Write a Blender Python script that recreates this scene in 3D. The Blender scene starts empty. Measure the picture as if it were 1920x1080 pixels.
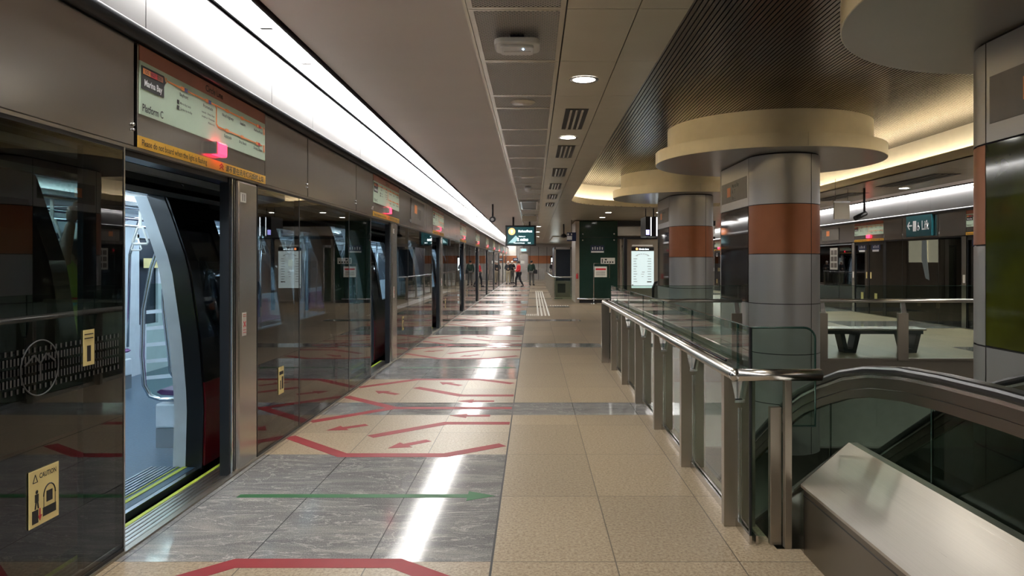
import bpy, math, random
from mathutils import Vector, Matrix
random.seed(7)
PI = math.pi
S = bpy.context.scene
C = S.collection

# ------------------------------------------------------------------ camera, world, exposure
F = 1340.0
cam_d = bpy.data.cameras.new('camera'); cam = bpy.data.objects.new('camera', cam_d); C.objects.link(cam)
cam.location = (0, 0, 1.6); cam.rotation_euler = (PI/2, 0, 0)
cam_d.sensor_width = 36; cam_d.lens = F/1920*36
cam_d.shift_x = -40/1920; cam_d.shift_y = -48/1920
cam_d.clip_start = .05; cam_d.clip_end = 300
S.camera = cam
S.view_settings.view_transform = 'Standard'; S.view_settings.look = 'None'
S.view_settings.gamma = 1; S.view_settings.use_curve_mapping = False
S.view_settings.exposure = 2.9
W = bpy.data.worlds.new('world'); S.world = W; W.use_nodes = True
W.node_tree.nodes['Background'].inputs[0].default_value = (.8, .85, 1, 1)
W.node_tree.nodes['Background'].inputs[1].default_value = .02
LAMP = 4.8      # emission of the trough tubes
COVE = 5.5
DOWN = 4.0
SPOT = 17.0
TRAIN = 2.6

# ------------------------------------------------------------------ materials
def nt(name):
    m = bpy.data.materials.new(name); m.use_nodes = True
    t = m.node_tree; b = t.nodes['Principled BSDF']
    return m, t, b
def lk(t, a, b): t.links.new(a, b)
def rgb(c): return (c[0], c[1], c[2], 1)
def texco(t, scale=(1, 1, 1), loc=(0, 0, 0), rot=(0, 0, 0)):
    g = t.nodes.new('ShaderNodeTexCoord'); m = t.nodes.new('ShaderNodeMapping')
    m.inputs['Scale'].default_value = scale; m.inputs['Location'].default_value = loc; m.inputs['Rotation'].default_value = rot
    lk(t, g.outputs['Object'], m.inputs['Vector']); return m.outputs['Vector']
def noise(t, vec, scale, detail=2, rough=.5, dist=0):
    n = t.nodes.new('ShaderNodeTexNoise'); n.inputs['Scale'].default_value = scale
    n.inputs['Detail'].default_value = detail; n.inputs['Roughness'].default_value = rough
    n.inputs['Distortion'].default_value = dist
    lk(t, vec, n.inputs['Vector']); return n.outputs['Fac']
def ramp(t, fac, stops):
    r = t.nodes.new('ShaderNodeValToRGB'); e = r.color_ramp.elements
    while len(e) < len(stops): e.new(.5)
    for i, (p, c) in enumerate(stops): e[i].position = p; e[i].color = rgb(c)
    lk(t, fac, r.inputs['Fac']); return r.outputs['Color']
def mixc(t, fac, a, b, mode='MIX'):
    m = t.nodes.new('ShaderNodeMix'); m.data_type = 'RGBA'; m.blend_type = mode
    for s, v in ((m.inputs[0], fac), (m.inputs[6], a), (m.inputs[7], b)):
        if hasattr(v, 'links'): lk(t, v, s)
        elif isinstance(v, tuple): s.default_value = rgb(v)
        else: s.default_value = v
    return m.outputs[2]
def plain(name, c, rough=.5, metal=0, spec=.5, var=.06, vscale=6):
    m, t, b = nt(name)
    n = noise(t, texco(t), vscale, 3)
    col = ramp(t, n, [(.3, tuple(x*(1-var) for x in c)), (.7, tuple(min(1, x*(1+var)) for x in c))])
    lk(t, col, b.inputs['Base Color'])
    b.inputs['Roughness'].default_value = rough; b.inputs['Metallic'].default_value = metal
    b.inputs['Specular IOR Level'].default_value = spec
    return m
def brushed(name, c, rough=.28, scale=(2, 2, 200), metal=1.0):
    m, t, b = nt(name)
    n = noise(t, texco(t, scale), 1.0, 4)
    lk(t, ramp(t, n, [(.3, tuple(x*.95 for x in c)), (.7, tuple(min(1, x*1.04) for x in c))]), b.inputs['Base Color'])
    r = t.nodes.new('ShaderNodeMapRange'); r.inputs[3].default_value = rough*.8; r.inputs[4].default_value = rough*1.25
    lk(t, n, r.inputs[0]); lk(t, r.outputs[0], b.inputs['Roughness'])
    b.inputs['Metallic'].default_value = metal
    bu = t.nodes.new('ShaderNodeBump'); bu.inputs['Strength'].default_value = .02; bu.inputs['Distance'].default_value = .002
    lk(t, n, bu.inputs['Height']); lk(t, bu.outputs[0], b.inputs['Normal'])
    return m
def emit(name, c, s):
    m, t, b = nt(name); b.inputs['Base Color'].default_value = rgb(c)
    b.inputs['Emission Color'].default_value = rgb(c); b.inputs['Emission Strength'].default_value = s
    return m
def thin_glass(name, tint, gloss=1.0, rough=0.0, ior=1.5):
    m, t, b = nt(name); t.nodes.remove(b)
    out = [n for n in t.nodes if n.type == 'OUTPUT_MATERIAL'][0]
    tr = t.nodes.new('ShaderNodeBsdfTransparent'); tr.inputs[0].default_value = rgb(tint)
    gl = t.nodes.new('ShaderNodeBsdfGlossy'); gl.inputs['Roughness'].default_value = rough
    gl.inputs['Color'].default_value = (gloss, gloss, gloss, 1)
    fr = t.nodes.new('ShaderNodeFresnel'); fr.inputs['IOR'].default_value = ior
    mx = t.nodes.new('ShaderNodeMixShader')
    ge = t.nodes.new('ShaderNodeNewGeometry'); mm = t.nodes.new('ShaderNodeMath'); mm.operation = 'SUBTRACT'; mm.inputs[0].default_value = 1
    m2 = t.nodes.new('ShaderNodeMath'); m2.operation = 'MULTIPLY'
    lk(t, ge.outputs['Backfacing'], mm.inputs[1]); lk(t, mm.outputs[0], m2.inputs[0]); lk(t, fr.outputs[0], m2.inputs[1]); lk(t, m2.outputs[0], mx.inputs[0])
    lk(t, tr.outputs[0], mx.inputs[1]); lk(t, gl.outputs[0], mx.inputs[2]); lk(t, mx.outputs[0], out.inputs[0])
    return m
def stone(name, kind, bw, bh, loc, rough):
    m, t, b = nt(name)
    v = texco(t)
    if kind == 'granite':
        n1 = noise(t, v, 62, 3, .72); n2 = noise(t, v, 1.1, 3); n3 = noise(t, v, 34, 3, .6)
        col = ramp(t, n1, [(.33, (.10, .065, .035)), (.45, (.30, .215, .125)), (.56, (.44, .335, .21)), (.7, (.56, .46, .32))])
        col = mixc(t, .3, col, ramp(t, n3, [(.35, (.27, .19, .115)), (.65, (.5, .4, .27))]))
        col = mixc(t, .18, col, ramp(t, n2, [(.3, (.34, .255, .155)), (.7, (.45, .35, .22))]))
        joint = (.13, .1, .07)
    else:
        wv = texco(t, (1, 1, 1), rot=(0, 0, .5))
        big = noise(t, texco(t, (.5, 2.2, 1), rot=(0, 0, .35)), 2.2, 8, .68, 1.4)
        fine = noise(t, v, 120, 3, .7)
        vein = noise(t, texco(t, (.8, 2.6, 1), rot=(0, 0, .6)), 1.6, 7, .6, 2.2)
        col = ramp(t, big, [(.3, (.115, .118, .12)), (.5, (.19, .19, .19)), (.7, (.36, .34, .31))])
        col = mixc(t, .35, col, ramp(t, fine, [(.4, (.1, .1, .1)), (.62, (.42, .4, .38))]))
        vm = ramp(t, vein, [(.488, (0, 0, 0)), (.5, (1, 1, 1)), (.512, (0, 0, 0))])
        col = mixc(t, vm, col, (.46, .44, .41))
        joint = (.07, .07, .07)
    br = t.nodes.new('ShaderNodeTexBrick'); br.offset = 0; br.squash = 1
    br.inputs['Scale'].default_value = 1; br.inputs['Mortar Size'].default_value = .0035
    br.inputs['Mortar Smooth'].default_value = .1
    br.inputs['Brick Width'].default_value = bw; br.inputs['Row Height'].default_value = bh
    br.inputs['Color1'].default_value = (.85, .85, .85, 1); br.inputs['Color2'].default_value = (1.12, 1.1, 1.07, 1)
    lk(t, texco(t, loc=loc), br.inputs['Vector'])
    tone = mixc(t, .7, (1, 1, 1), br.outputs['Color'])
    col = mixc(t, 1.0, col, tone, 'MULTIPLY')
    col = mixc(t, br.outputs['Fac'], col, joint)
    g_ = (.70, .73, .80) if kind == 'granite' else (.80, .80, .80)
    col = mixc(t, 1.0, col, g_, 'MULTIPLY')
    lk(t, col, b.inputs['Base Color'])
    rn = t.nodes.new('ShaderNodeMapRange'); rn.inputs[3].default_value = rough*.85; rn.inputs[4].default_value = rough*1.2
    b.inputs['Specular IOR Level'].default_value = .17 if kind == 'granite' else .11; lk(t, noise(t, v, 60, 2, .5), rn.inputs[0]); lk(t, rn.outputs[0], b.inputs['Roughness'])
    return m
def perforated(name, base, hole, cell, rad):
    m, t, b = nt(name)
    vo = t.nodes.new('ShaderNodeTexVoronoi'); vo.voronoi_dimensions = '2D'
    vo.inputs['Randomness'].default_value = 0; vo.inputs['Scale'].default_value = 1/cell
    lk(t, texco(t, rot=(0, 0, PI/4)), vo.inputs['Vector'])
    mth = t.nodes.new('ShaderNodeMath'); mth.operation = 'LESS_THAN'; mth.inputs[1].default_value = rad
    lk(t, vo.outputs['Distance'], mth.inputs[0])
    lk(t, mixc(t, mth.outputs[0], base, hole), b.inputs['Base Color'])
    b.inputs['Roughness'].default_value = .45
    return m

M = {}
GX, GY = .66, 1.07
M['granite'] = stone('beige_granite', 'granite', GX, GY, (.22, -3.82+GY*10, 0), .34)
M['granite_gloss'] = stone('beige_polished_granite', 'granite', GX, GY*.72, (.22, -5.95+GY*7.2, 0), .36)
M['marble'] = stone('grey_marble', 'marble', GX, GY, (.22, -3.82+GY*10, 0), .10)
M['ceil_left'] = plain('painted_ceiling', (.62, .57, .53), .55, var=.03, vscale=1)
M['tile'] = plain('cream_ceiling_tile', (.56, .50, .39), .26, 0.3, var=.03, vscale=2)
M['tile_perf'] = perforated('perforated_ceiling_tile', (.58, .54, .46), (.008, .007, .007), .022, .40)
M['gap'] = plain('dark_gap', (.012, .011, .011), .6)
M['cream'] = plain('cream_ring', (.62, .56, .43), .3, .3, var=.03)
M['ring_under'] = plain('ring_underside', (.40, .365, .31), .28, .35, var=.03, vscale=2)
M['slat'] = brushed('champagne_slat', (.17, .145, .11), .24, (200, 1, 1))
M['fascia'] = plain('aluminium_fascia', (.38, .38, .385), .30, 1, var=.03, vscale=1)
M['steel'] = plain('brushed_steel', (.56, .54, .51), .24, 1, var=.02, vscale=2)
M['steel_h'] = brushed('brushed_steel_horizontal', (.55, .525, .485), .3, (300, 2, 300))
M['steel_dark'] = plain('bronze_steel', (.36, .32, .265), .32, .9, var=.03, vscale=3)
M['header'] = plain('header_steel', (.40, .375, .35), .25, 1, var=.02, vscale=1)
M['col_steel'] = plain('column_aluminium', (.40, .395, .385), .34, .6, var=.02, vscale=1)
M['col_orange'] = plain('copper_band', (.36, .13, .055), .38, .45, var=.04)
M['black'] = plain('black_metal', (.012, .013, .016), .35, var=.1)
M['navy'] = plain('navy_black', (.012, .02, .035), .3)
M['rubber'] = plain('black_rubber', (.014, .014, .015), .28)
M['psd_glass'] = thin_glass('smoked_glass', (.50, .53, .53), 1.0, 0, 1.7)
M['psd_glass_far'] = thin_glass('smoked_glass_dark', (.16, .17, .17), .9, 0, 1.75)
M['rail_glass'] = thin_glass('clear_green_glass', (.80, .88, .84), 1.0, 0, 1.5)
M['glass_edge'] = plain('green_glass_edge', (.02, .05, .04), .15)
M['glass_bal'] = thin_glass('balustrade_glass', (.52, .58, .54), .8, 0, 1.45)
M['lamp'] = emit('tube_light', (1, .975, .94), LAMP)
M['cove'] = emit('warm_cove_light', (1, .91, .76), COVE)
M['down'] = emit('downlight_lens', (1, .97, .9), DOWN)
M['trainlight'] = emit('train_light', (.68, .86, 1), TRAIN)
M['red_mark'] = plain('red_tape', (.21, .022, .026), .5, 0, .12)
M['green_mark'] = plain('green_tape', (.025, .10, .038), .5, 0, .12)
M['yellow_line'] = plain('yellow_line', (.55, .62, .06), .5)
M['white'] = plain('white_paint', (.75, .76, .77), .4)
M['cream_white'] = plain('cream_white', (.75, .74, .68), .4)
M['train_white'] = plain('train_lining', (.68, .74, .78), .3)
M['train_floor'] = plain('train_floor', (.055, .10, .145), .3, var=.2, vscale=40)
M['train_black'] = plain('train_black_paint', (.008, .009, .012), .12)
M['train_red'] = plain('train_red_paint', (.16, .006, .01), .2)
M['purple'] = plain('purple_seat', (.16, .03, .17), .4)
M['chrome'] = brushed('grab_rail_steel', (.62, .64, .66), .18, (2, 2, 60))
M['dark_window'] = thin_glass('train_window', (.62, .7, .74), 1, 0, 1.5)
M['map_green'] = plain('map_panel', (.52, .66, .52), .35, var=.02)
M['brown_band'] = plain('map_header', (.34, .115, .065), .35)
M['yellow'] = plain('yellow_strip', (.82, .45, .045), .4)
M['sticker'] = plain('yellow_sticker', (.85, .72, .32), .4)
M['orange'] = plain('orange_line', (.85, .28, .08), .4)
M['purpleblue'] = plain('line_colour_navy', (.06, .08, .33), .4)
M['red'] = plain('sign_red', (.6, .03, .04), .4)
M['ink'] = plain('black_ink', (.012, .012, .012), .5)
M['redlight'] = emit('red_signal', (1, .02, .05), .9)
M['teal_sign'] = plain('teal_sign', (.006, .07, .085), .35)
M['navy_sign'] = plain('navy_sign', (.008, .018, .07), .35)
M['screen'] = emit('display_screen', (.01, .05, .055), .15)
M['screen_text'] = emit('display_text', (.85, .95, 1), .5)
M['screen_orange'] = emit('display_orange', (1, .33, .12), .4)
M['screen_map'] = emit('lit_map', (.62, .75, .76), .12)
M['green_wall'] = plain('dark_green_glass', (.018, .045, .034), .08)
M['beige_wall'] = plain('beige_cladding', (.4, .34, .27), .35)
M['grey_wall'] = plain('grey_cladding', (.36, .34, .32), .4)
M['wall_light'] = plain('pale_cladding', (.62, .58, .52), .4)
M['dark_wall'] = plain('dark_wall', (.035, .033, .032), .6)
M['tunnel'] = plain('tunnel_concrete', (.02, .02, .02), .8)
M['ad_dark'] = plain('ad_panel_dark', (.028, .022, .02), .05)
M['ad_green'] = plain('ad_panel_olive', (.055, .062, .008), .07, var=.35, vscale=2)
M['sign_bronze'] = plain('column_sign', (.17, .15, .13), .45)
M['skin'] = plain('skin', (.42, .26, .18), .5)
M['skin_dark'] = plain('skin_tan', (.24, .14, .09), .5)
M['hair'] = plain('dark_hair', (.015, .012, .01), .5)
M['cloth_red'] = plain('red_jacket', (.6, .012, .018), .6)
M['cloth_black'] = plain('black_cloth', (.015, .016, .02), .7)
M['cloth_green'] = plain('dark_green_cloth', (.015, .045, .03), .7)
M['cloth_khaki'] = plain('khaki_trousers', (.4, .33, .22), .7)
M['cloth_grey'] = plain('grey_trousers', (.1, .095, .085), .7)
M['cloth_white'] = plain('white_shirt', (.7, .7, .68), .7)
M['cloth_lime'] = plain('lime_jersey', (.45, .62, .1), .6)
M['cloth_teal'] = plain('teal_jersey', (.03, .42, .45), .6)
M['cap'] = plain('pale_cap', (.6, .58, .52), .7)
M['wifi'] = plain('white_plastic', (.62, .6, .55), .35)
M['led'] = emit('blue_led', (.35, .6, 1), 6)
M['comb'] = plain('escalator_step', (.1, .1, .1), .35, .7)
M['tactile'] = plain('tactile_white', (.78, .76, .7), .4)
M['frost'] = plain('frosted_film', (.05, .05, .05), .6)
M['void_wall'] = plain('void_cladding', (.5, .52, .47), .3)
M['steel_side'] = plain('dark_trim_steel', (.19, .17, .145), .3, 1, var=.04, vscale=2)
M['lower'] = plain('concourse_stone', (.16, .15, .12), .3)

# ------------------------------------------------------------------ mesh helpers
class MB:
    def __init__(s): s.v = []; s.f = []; s.sm = []
    def add(s, vs, fs, smooth=False):
        o = len(s.v); s.v += [tuple(v) for v in vs]; s.f += [tuple(i+o for i in f) for f in fs]; s.sm += [smooth]*len(fs); return s
    def box(s, x0, x1, y0, y1, z0, z1):
        if x0 > x1: x0, x1 = x1, x0
        if y0 > y1: y0, y1 = y1, y0
        if z0 > z1: z0, z1 = z1, z0
        return s.add([(x0,y0,z0),(x1,y0,z0),(x1,y1,z0),(x0,y1,z0),(x0,y0,z1),(x1,y0,z1),(x1,y1,z1),(x0,y1,z1)],
                     [(0,3,2,1),(4,5,6,7),(0,1,5,4),(1,2,6,5),(2,3,7,6),(3,0,4,7)])
    def quad(s, a, b, c, d): return s.add([a, b, c, d], [(0, 1, 2, 3)])
    def poly(s, pts): return s.add(pts, [tuple(range(len(pts)))])
    def prism(s, pts, axis, a, b):
        """extrude a 2D outline along an axis: 'x' pts are (y,z), 'y' pts are (x,z), 'z' pts are (x,y)"""
        n = len(pts)
        def P(p, t): return {'x': (t, p[0], p[1]), 'y': (p[0], t, p[1]), 'z': (p[0], p[1], t)}[axis]
        vs = [P(p, a) for p in pts]+[P(p, b) for p in pts]
        fs = [(i, (i+1) % n, n+(i+1) % n, n+i) for i in range(n)]
        fs += [tuple(range(n-1, -1, -1)), tuple(range(n, 2*n))]
        return s.add(vs, fs)
    def tube(s, pts, r, n=10, caps=True, closed=False):
        pts = [Vector(p) for p in pts]; m = len(pts)
        rs = r if isinstance(r, (list, tuple)) else [r]*m
        vs = []; prev = None
        for i, p in enumerate(pts):
            if closed: d = pts[(i+1) % m]-pts[i-1]
            elif i == 0: d = pts[1]-p
            elif i == m-1: d = p-pts[i-1]
            else: d = (pts[i+1]-p).normalized()+(p-pts[i-1]).normalized()
            d.normalize()
            if prev is None:
                a = d.cross(Vector((0, 0, 1)))
                if a.length < .1: a = d.cross(Vector((0, 1, 0)))
            else: a = prev-d*prev.dot(d)
            a.normalize(); prev = a; b = d.cross(a)
            for k in range(n):
                t = 2*PI*k/n; vs.append(p+a*math.cos(t)*rs[i]+b*math.sin(t)*rs[i])
        fs = []
        for i in range(m if closed else m-1):
            j = (i+1) % m
            for k in range(n): fs.append((i*n+k, i*n+(k+1) % n, j*n+(k+1) % n, j*n+k))
        s.add(vs, fs, True)
        if caps and not closed:
            o = len(s.v)-len(vs)
            s.f.append(tuple(o+k for k in range(n-1, -1, -1))); s.sm.append(False)
            s.f.append(tuple(o+(m-1)*n+k for k in range(n))); s.sm.append(False)
        return s
    def lathe(s, prof, c=(0, 0, 0), n=48, smooth=True, caps=True):
        m = len(prof); vs = []
        for (r, z) in prof:
            for k in range(n):
                t = 2*PI*k/n; vs.append((c[0]+r*math.cos(t), c[1]+r*math.sin(t), c[2]+z))
        fs = [(i*n+k, i*n+(k+1) % n, (i+1)*n+(k+1) % n, (i+1)*n+k) for i in range(m-1) for k in range(n)]
        s.add(vs, fs, smooth); o = len(s.v)-len(vs)
        if not caps: return s
        if prof[0][0] > 1e-6: s.f.append(tuple(o+k for k in range(n-1, -1, -1))); s.sm.append(False)
        if prof[-1][0] > 1e-6: s.f.append(tuple(o+(m-1)*n+k for k in range(n))); s.sm.append(False)
        return s
    def ball(s, c, rx, ry, rz, n=16, m=10):
        vs = []; fs = []
        for i in range(m+1):
            p = PI*i/m
            for k in range(n):
                t = 2*PI*k/n
                vs.append((c[0]+rx*math.sin(p)*math.cos(t), c[1]+ry*math.sin(p)*math.sin(t), c[2]+rz*math.cos(p)))
        for i in range(m):
            for k in range(n): fs.append((i*n+k, (i+1)*n+k, (i+1)*n+(k+1) % n, i*n+(k+1) % n))
        return s.add(vs, fs, True)
    def mesh(s, name, mat):
        me = bpy.data.meshes.new(name); me.from_pydata(s.v, [], s.f); me.update()
        me.polygons.foreach_set('use_smooth', s.sm)
        me.materials.append(M[mat] if isinstance(mat, str) else mat); return me

def tag(o, label=None, cat=None, group=None, kind=None):
    if label: o['label'] = label
    if cat: o['category'] = cat
    if group: o['group'] = group
    if kind: o['kind'] = kind
    return o
def obj(name, mb, mat, parent=None, loc=None, label=None, cat=None, group=None, kind=None, bevel=0, sharp=False):
    me = mb.mesh(name, mat) if isinstance(mb, MB) else mb
    o = bpy.data.objects.new(name, me); C.objects.link(o)
    if parent: o.parent = parent
    if loc: o.location = loc
    if bevel:
        b = o.modifiers.new('bevel', 'BEVEL'); b.width = bevel; b.segments = 2; b.limit_method = 'ANGLE'
    if sharp:
        try: me.set_sharp_from_angle(angle=math.radians(35))
        except Exception: pass
    return tag(o, label, cat, group, kind)
def thing(name, label, cat, loc=(0, 0, 0), rz=0, group=None):
    o = bpy.data.objects.new(name, None); C.objects.link(o); o.location = loc; o.rotation_euler = (0, 0, rz)
    o.empty_display_size = .1
    return tag(o, label, cat, group)
def copy_tree(o, loc=None, label=None, group=None, parent=None, rz=None):
    c = o.copy(); C.objects.link(c)
    if parent: c.parent = parent
    if loc: c.location = loc
    if rz is not None: c.rotation_euler = (0, 0, rz)
    if label: c['label'] = label
    if group: c['group'] = group
    for ch in list(o.children): copy_tree(ch, parent=c)
    return c
def struct(name, mb, mat, **k):
    return obj(name, mb, mat, kind='structure', **k)

_tc = {}
def text_mesh(s, size, org, u, v, mat, align='LEFT', name='lettering', off=0.0, sx=1.0, bold=0):
    cu = bpy.data.curves.new('t', 'FONT'); cu.body = s; cu.size = size; cu.align_x = align
    cu.resolution_u = 2; cu.offset = bold*size
    to = bpy.data.objects.new('t', cu); C.objects.link(to)
    dg = bpy.context.evaluated_depsgraph_get(); dg.update()
    me = bpy.data.meshes.new_from_object(to.evaluated_get(dg))
    bpy.data.objects.remove(to)
    u = Vector(u); v = Vector(v); n = u.cross(v); org = Vector(org)
    for w in me.vertices:
        w.co = org+u*w.co.x*sx+v*w.co.y+n*off
    me.materials.clear(); me.materials.append(M[mat]); me.name = name
    return me
def add_text(parent, s, size, org, u, v, mat, align='LEFT', sx=1.0, name='lettering', bold=.012):
    o = bpy.data.objects.new(name, text_mesh(s, size, org, u, v, mat, align, name, sx=sx, bold=bold)); C.objects.link(o)
    if parent: o.parent = parent
    return o

# ordinal words for labels
NTH = ['nearest', 'second', 'third', 'fourth', 'fifth', 'sixth', 'seventh', 'eighth', 'ninth', 'tenth', 'farthest', 'twelfth']

# ------------------------------------------------------------------ dimensions
P = 5.97                 # door pitch
XL, XR = -2.25, 10.4     # the two screen door planes
B0 = 3.94                # start of first open doorway
NB = 10
YE = 64.0                # end wall
YB = -9.0                # wall behind the camera
ZC, ZL, ZS = 3.26, 3.45, 3.86
HOLE_C, HOLE_H, HOLE_Y, HOLE_B = 3.945, 2.925, 19.0, 2.5

# ------------------------------------------------------------------ floors
XJ = -.22
bands = []
def gran(x0, x1, y0, y1, mat, nm='floor'):
    struct(nm, MB().box(x0, x1, y0, y1, -.12, 0), mat)
# centre walkway beige granite with the grey cross strips
y = YB
cross = [7.5+P*k for k in range(-2, 10)]
for c in cross:
    gran(XJ, 1.3, y, c, 'granite'); gran(XJ, 1.3, c, c+.66, 'marble'); y = c+.66
gran(XJ, 1.3, y, YE, 'granite')
# waiting strip at the doors
y = YB
for k in range(-2, 10):
    a = 3.82+P*k
    b2 = a+2.13; c = 7.5+P*k
    if a < YB: a = YB
    if a > y: gran(XL-.02, XJ-.006, y, a, 'granite_gloss')
    gran(XL-.02, XJ-.006, a, b2, 'marble')
    gran(XL-.02, XJ-.006, b2, c, 'granite_gloss')
    gran(XL-.02, XJ-.006, c, c+.66, 'marble'); y = c+.66
gran(XL-.02, XJ-.006, y, YE, 'granite_gloss')
struct('trim_1', MB().box(XJ-.008, XJ+.004, YB, YE, -.1, .0006), 'gap')
# beyond the escalator void
VX0, VX1, VY0, VY1 = 1.36, 7.4, 4.09, 11.62
gran(1.3, VX0, VY0-.1, VY1, 'granite')
gran(1.3, 1.50, YB, VY0-.1, 'granite')
gran(1.3, 7.9, VY1, YE, 'granite')
gran(VX1, 7.9, YB, VY1, 'granite')
gran(3.25, VX1, YB, 2.2, 'granite')
y = YB
for k in range(-2, 10):
    a = max(YB, 3.82+1.6+P*k); b2 = 3.82+1.6+P*k+2.13
    if a > y: gran(7.9, XR+.02, y, a, 'granite_gloss')
    gran(7.9, XR+.02, a, b2, 'marble'); y = b2
gran(7.9, XR+.02, y, YE, 'granite_gloss')
# slab edge of the void
struct('trim_2', MB().box(VX0-.05, VX1, VY1-.03, VY1+.02, -.34, .015), 'steel_dark')
struct('trim_3', MB().box(1.3, VX0, VY0-.1, VY1, -.42, -.12), 'steel_dark')
struct('trim_4', MB().box(VX1-.02, VX1+.03, 2.2, VY1, -.42, .01), 'steel_dark')
struct('trim_5', MB().box(VX0, VX1, VY1+.02, VY1+.3, -1.4, -.12).box(1.28, 1.3, VY0, VY1, -1.4, -.12), 'void_wall')
# lower concourse
struct('floor_lower', MB().box(-2, 14, -4, 34, -5.6, -5.5), 'lower')
struct('wall_lower', MB().box(-2.1, -2, -4, 34, -5.5, -.42).box(14, 14.1, -4, 34, -5.5, -.42).box(-2, 14, 34, 34.1, -5.5, -.12).box(-2, 14, -4.1, -4, -5.5, -.12), 'grey_wall')
for (a0, a1, c0, c1) in ((-2, 1.28, -4, 34), (VX1+.03, 14, -4, 34), (1.28, VX1+.03, VY1+.3, 34)):
    struct('ceiling_lower', MB().box(a0, a1, c0, c1, -1.5, -1.42), 'grey_wall')
lt = thing('added_void_light', 'unseen white light strip added on the level below to brighten the void', 'light', (0, 0, 0))  # strips added on the unseen lower level to brighten the escalator void
for (q0, q1, r0, r1) in ((1.9, 2.1, 12.5, 22), (5.4, 5.6, 12.5, 22), (.5, .8, 5, 11.5), (8.2, 8.5, 2, 11.5)): obj('diffuser', MB().box(q0, q1, r0, r1, -1.56, -1.52), 'lamp', lt)

# ------------------------------------------------------------------ ceilings
struct('ceiling_left', MB().box(-1.93, -.435, YB, YE, ZL, ZL+.06), 'ceil_left')
struct('ceiling_edge', MB().box(-.452, -.432, YB, YE, ZC-.012, ZL+.02), 'cream')
t0 = 4.68
ys = [t0+1.22*i for i in range(-11, 3)]+[7.7]+[8.93+1.22*i for i in range(0, 46)]
ys = sorted(set([YB]+[q for q in ys if YB+.05 < q < YE-.05]+[YE]))
XP0, XP1, XT1, XLIP = -.43, .216, .69, HOLE_C-HOLE_H
perf = MB(); rim = MB(); solid = MB()
for a, b in zip(ys, ys[1:]):
    perf.box(XP0+.035, XP1-.035, a+.035, b-.035, ZC+.001, ZC+.02)
    rim.box(XP0, XP1-.004, a+.002, a+.035, ZC-.002, ZC+.02).box(XP0, XP1-.004, b-.035, b-.002, ZC-.002, ZC+.02)
    rim.box(XP0, XP0+.035, a+.035, b-.035, ZC-.002, ZC+.02).box(XP1-.039, XP1-.004, a+.035, b-.035, ZC-.002, ZC+.02)
    solid.box(XP1+.006, XT1-.004, a+.0025, b-.0025, ZC, ZC+.02)
struct('ceiling_perforated', perf, 'tile_perf'); struct('ceiling_rim', rim, 'tile'); struct('ceiling_tiles', solid, 'tile')
def halfw(y):
    if y <= HOLE_Y: return HOLE_H
    t = (y-HOLE_Y)/HOLE_B
    return HOLE_H*math.sqrt(max(0, 1-t*t))
lipm = MB()
lip_y = sorted(set([YB]+[q for q in ys if YB < q < HOLE_Y]+[HOLE_Y]+[HOLE_Y+HOLE_B*math.sin(PI/2*i/28) for i in range(1, 29)]))
XRC = 8.7
for a, b in zip(lip_y, lip_y[1:]):
    g = .003 if a < HOLE_Y else 0
    for sx, xo in ((-1, XT1+.003), (1, XRC)):
        pa = HOLE_C+sx*halfw(a); pb = HOLE_C+sx*halfw(b)
        pts = [(xo, a+g), (pa, a+g), (pb, b-g), (xo, b-g)]
        if sx > 0: pts = pts[::-1]
        lipm.prism([(p[0], p[1]) for p in pts], 'z', ZC, ZC+.02)
yy = HOLE_Y+HOLE_B
while yy < YE-.1:
    e = min(YE, yy+1.22)
    for q0, q1 in ((XT1+.003, 2.6), (2.606, 4.6), (4.606, 6.6), (6.606, XRC)):
        lipm.box(q0, q1, yy+.003, e-.003, ZC, ZC+.02)
    yy = e
struct('ceiling_tiles', lipm, 'tile')
# dark backing above the tile joints
bk = MB().box(-.43, XLIP-.02, YB, HOLE_Y, ZC+.03, ZC+.05)
bk.box(HOLE_C+HOLE_H+.02, XRC, YB, HOLE_Y, ZC+.03, ZC+.05).box(-.43, .69, HOLE_Y, YE, ZC+.03, ZC+.05).box(.69, XRC, HOLE_Y+HOLE_B+.3, YE, ZC+.03, ZC+.05)
struct('ceiling_void', bk, 'gap')
# outline of the coffer: lip, ledge and lit back wall
out = []
N = 40
out += [(HOLE_C-HOLE_H, YB)]+[(HOLE_C-HOLE_H, y_) for y_ in (0, 5, 10, 15, HOLE_Y)]
cur = [(math.cos(PI-PI*i/N), math.sin(PI-PI*i/N)) for i in range(1, N)]
out += [(HOLE_C+HOLE_H*c_, HOLE_Y+HOLE_B*s_) for c_, s_ in cur]
out += [(HOLE_C+HOLE_H, y_) for y_ in (HOLE_Y, 15, 10, 5, 0, YB)]
def offs(d):
    r = [];
    for (x_, y_) in out:
        if y_ <= HOLE_Y: r.append((x_+(d if x_ > HOLE_C else -d), y_))
        else:
            nx = (x_-HOLE_C)/HOLE_H**2; ny = (y_-HOLE_Y)/HOLE_B**2; l = math.hypot(nx, ny)
            r.append((x_+nx/l*d, y_+ny/l*d))
    return r
def band(mb, o1, z1, o2, z2):
    n = len(o1); vs = [(x_, y_, z1) for x_, y_ in o1]+[(x_, y_, z2) for x_, y_ in o2]
    return mb.add(vs, [(i, i+1, n+i+1, n+i) for i in range(n-1)], True)
o0, o1, o2, o3 = offs(0), offs(.02), offs(.2), offs(.24)
lip = MB(); band(lip, o0, ZC, o0, ZC+.17); band(lip, o0, ZC+.17, o1, ZC+.17); band(lip, o1, ZC+.17, o1, ZC+.06); band(lip, o1, ZC+.06, offs(.25), ZC+.06)
struct('ceiling_lip', lip, 'cream')
bw = MB(); band(bw, o3, ZC+.06, o3, ZS+.02); struct('ceiling_cove_wall', bw, 'cream')
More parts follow.
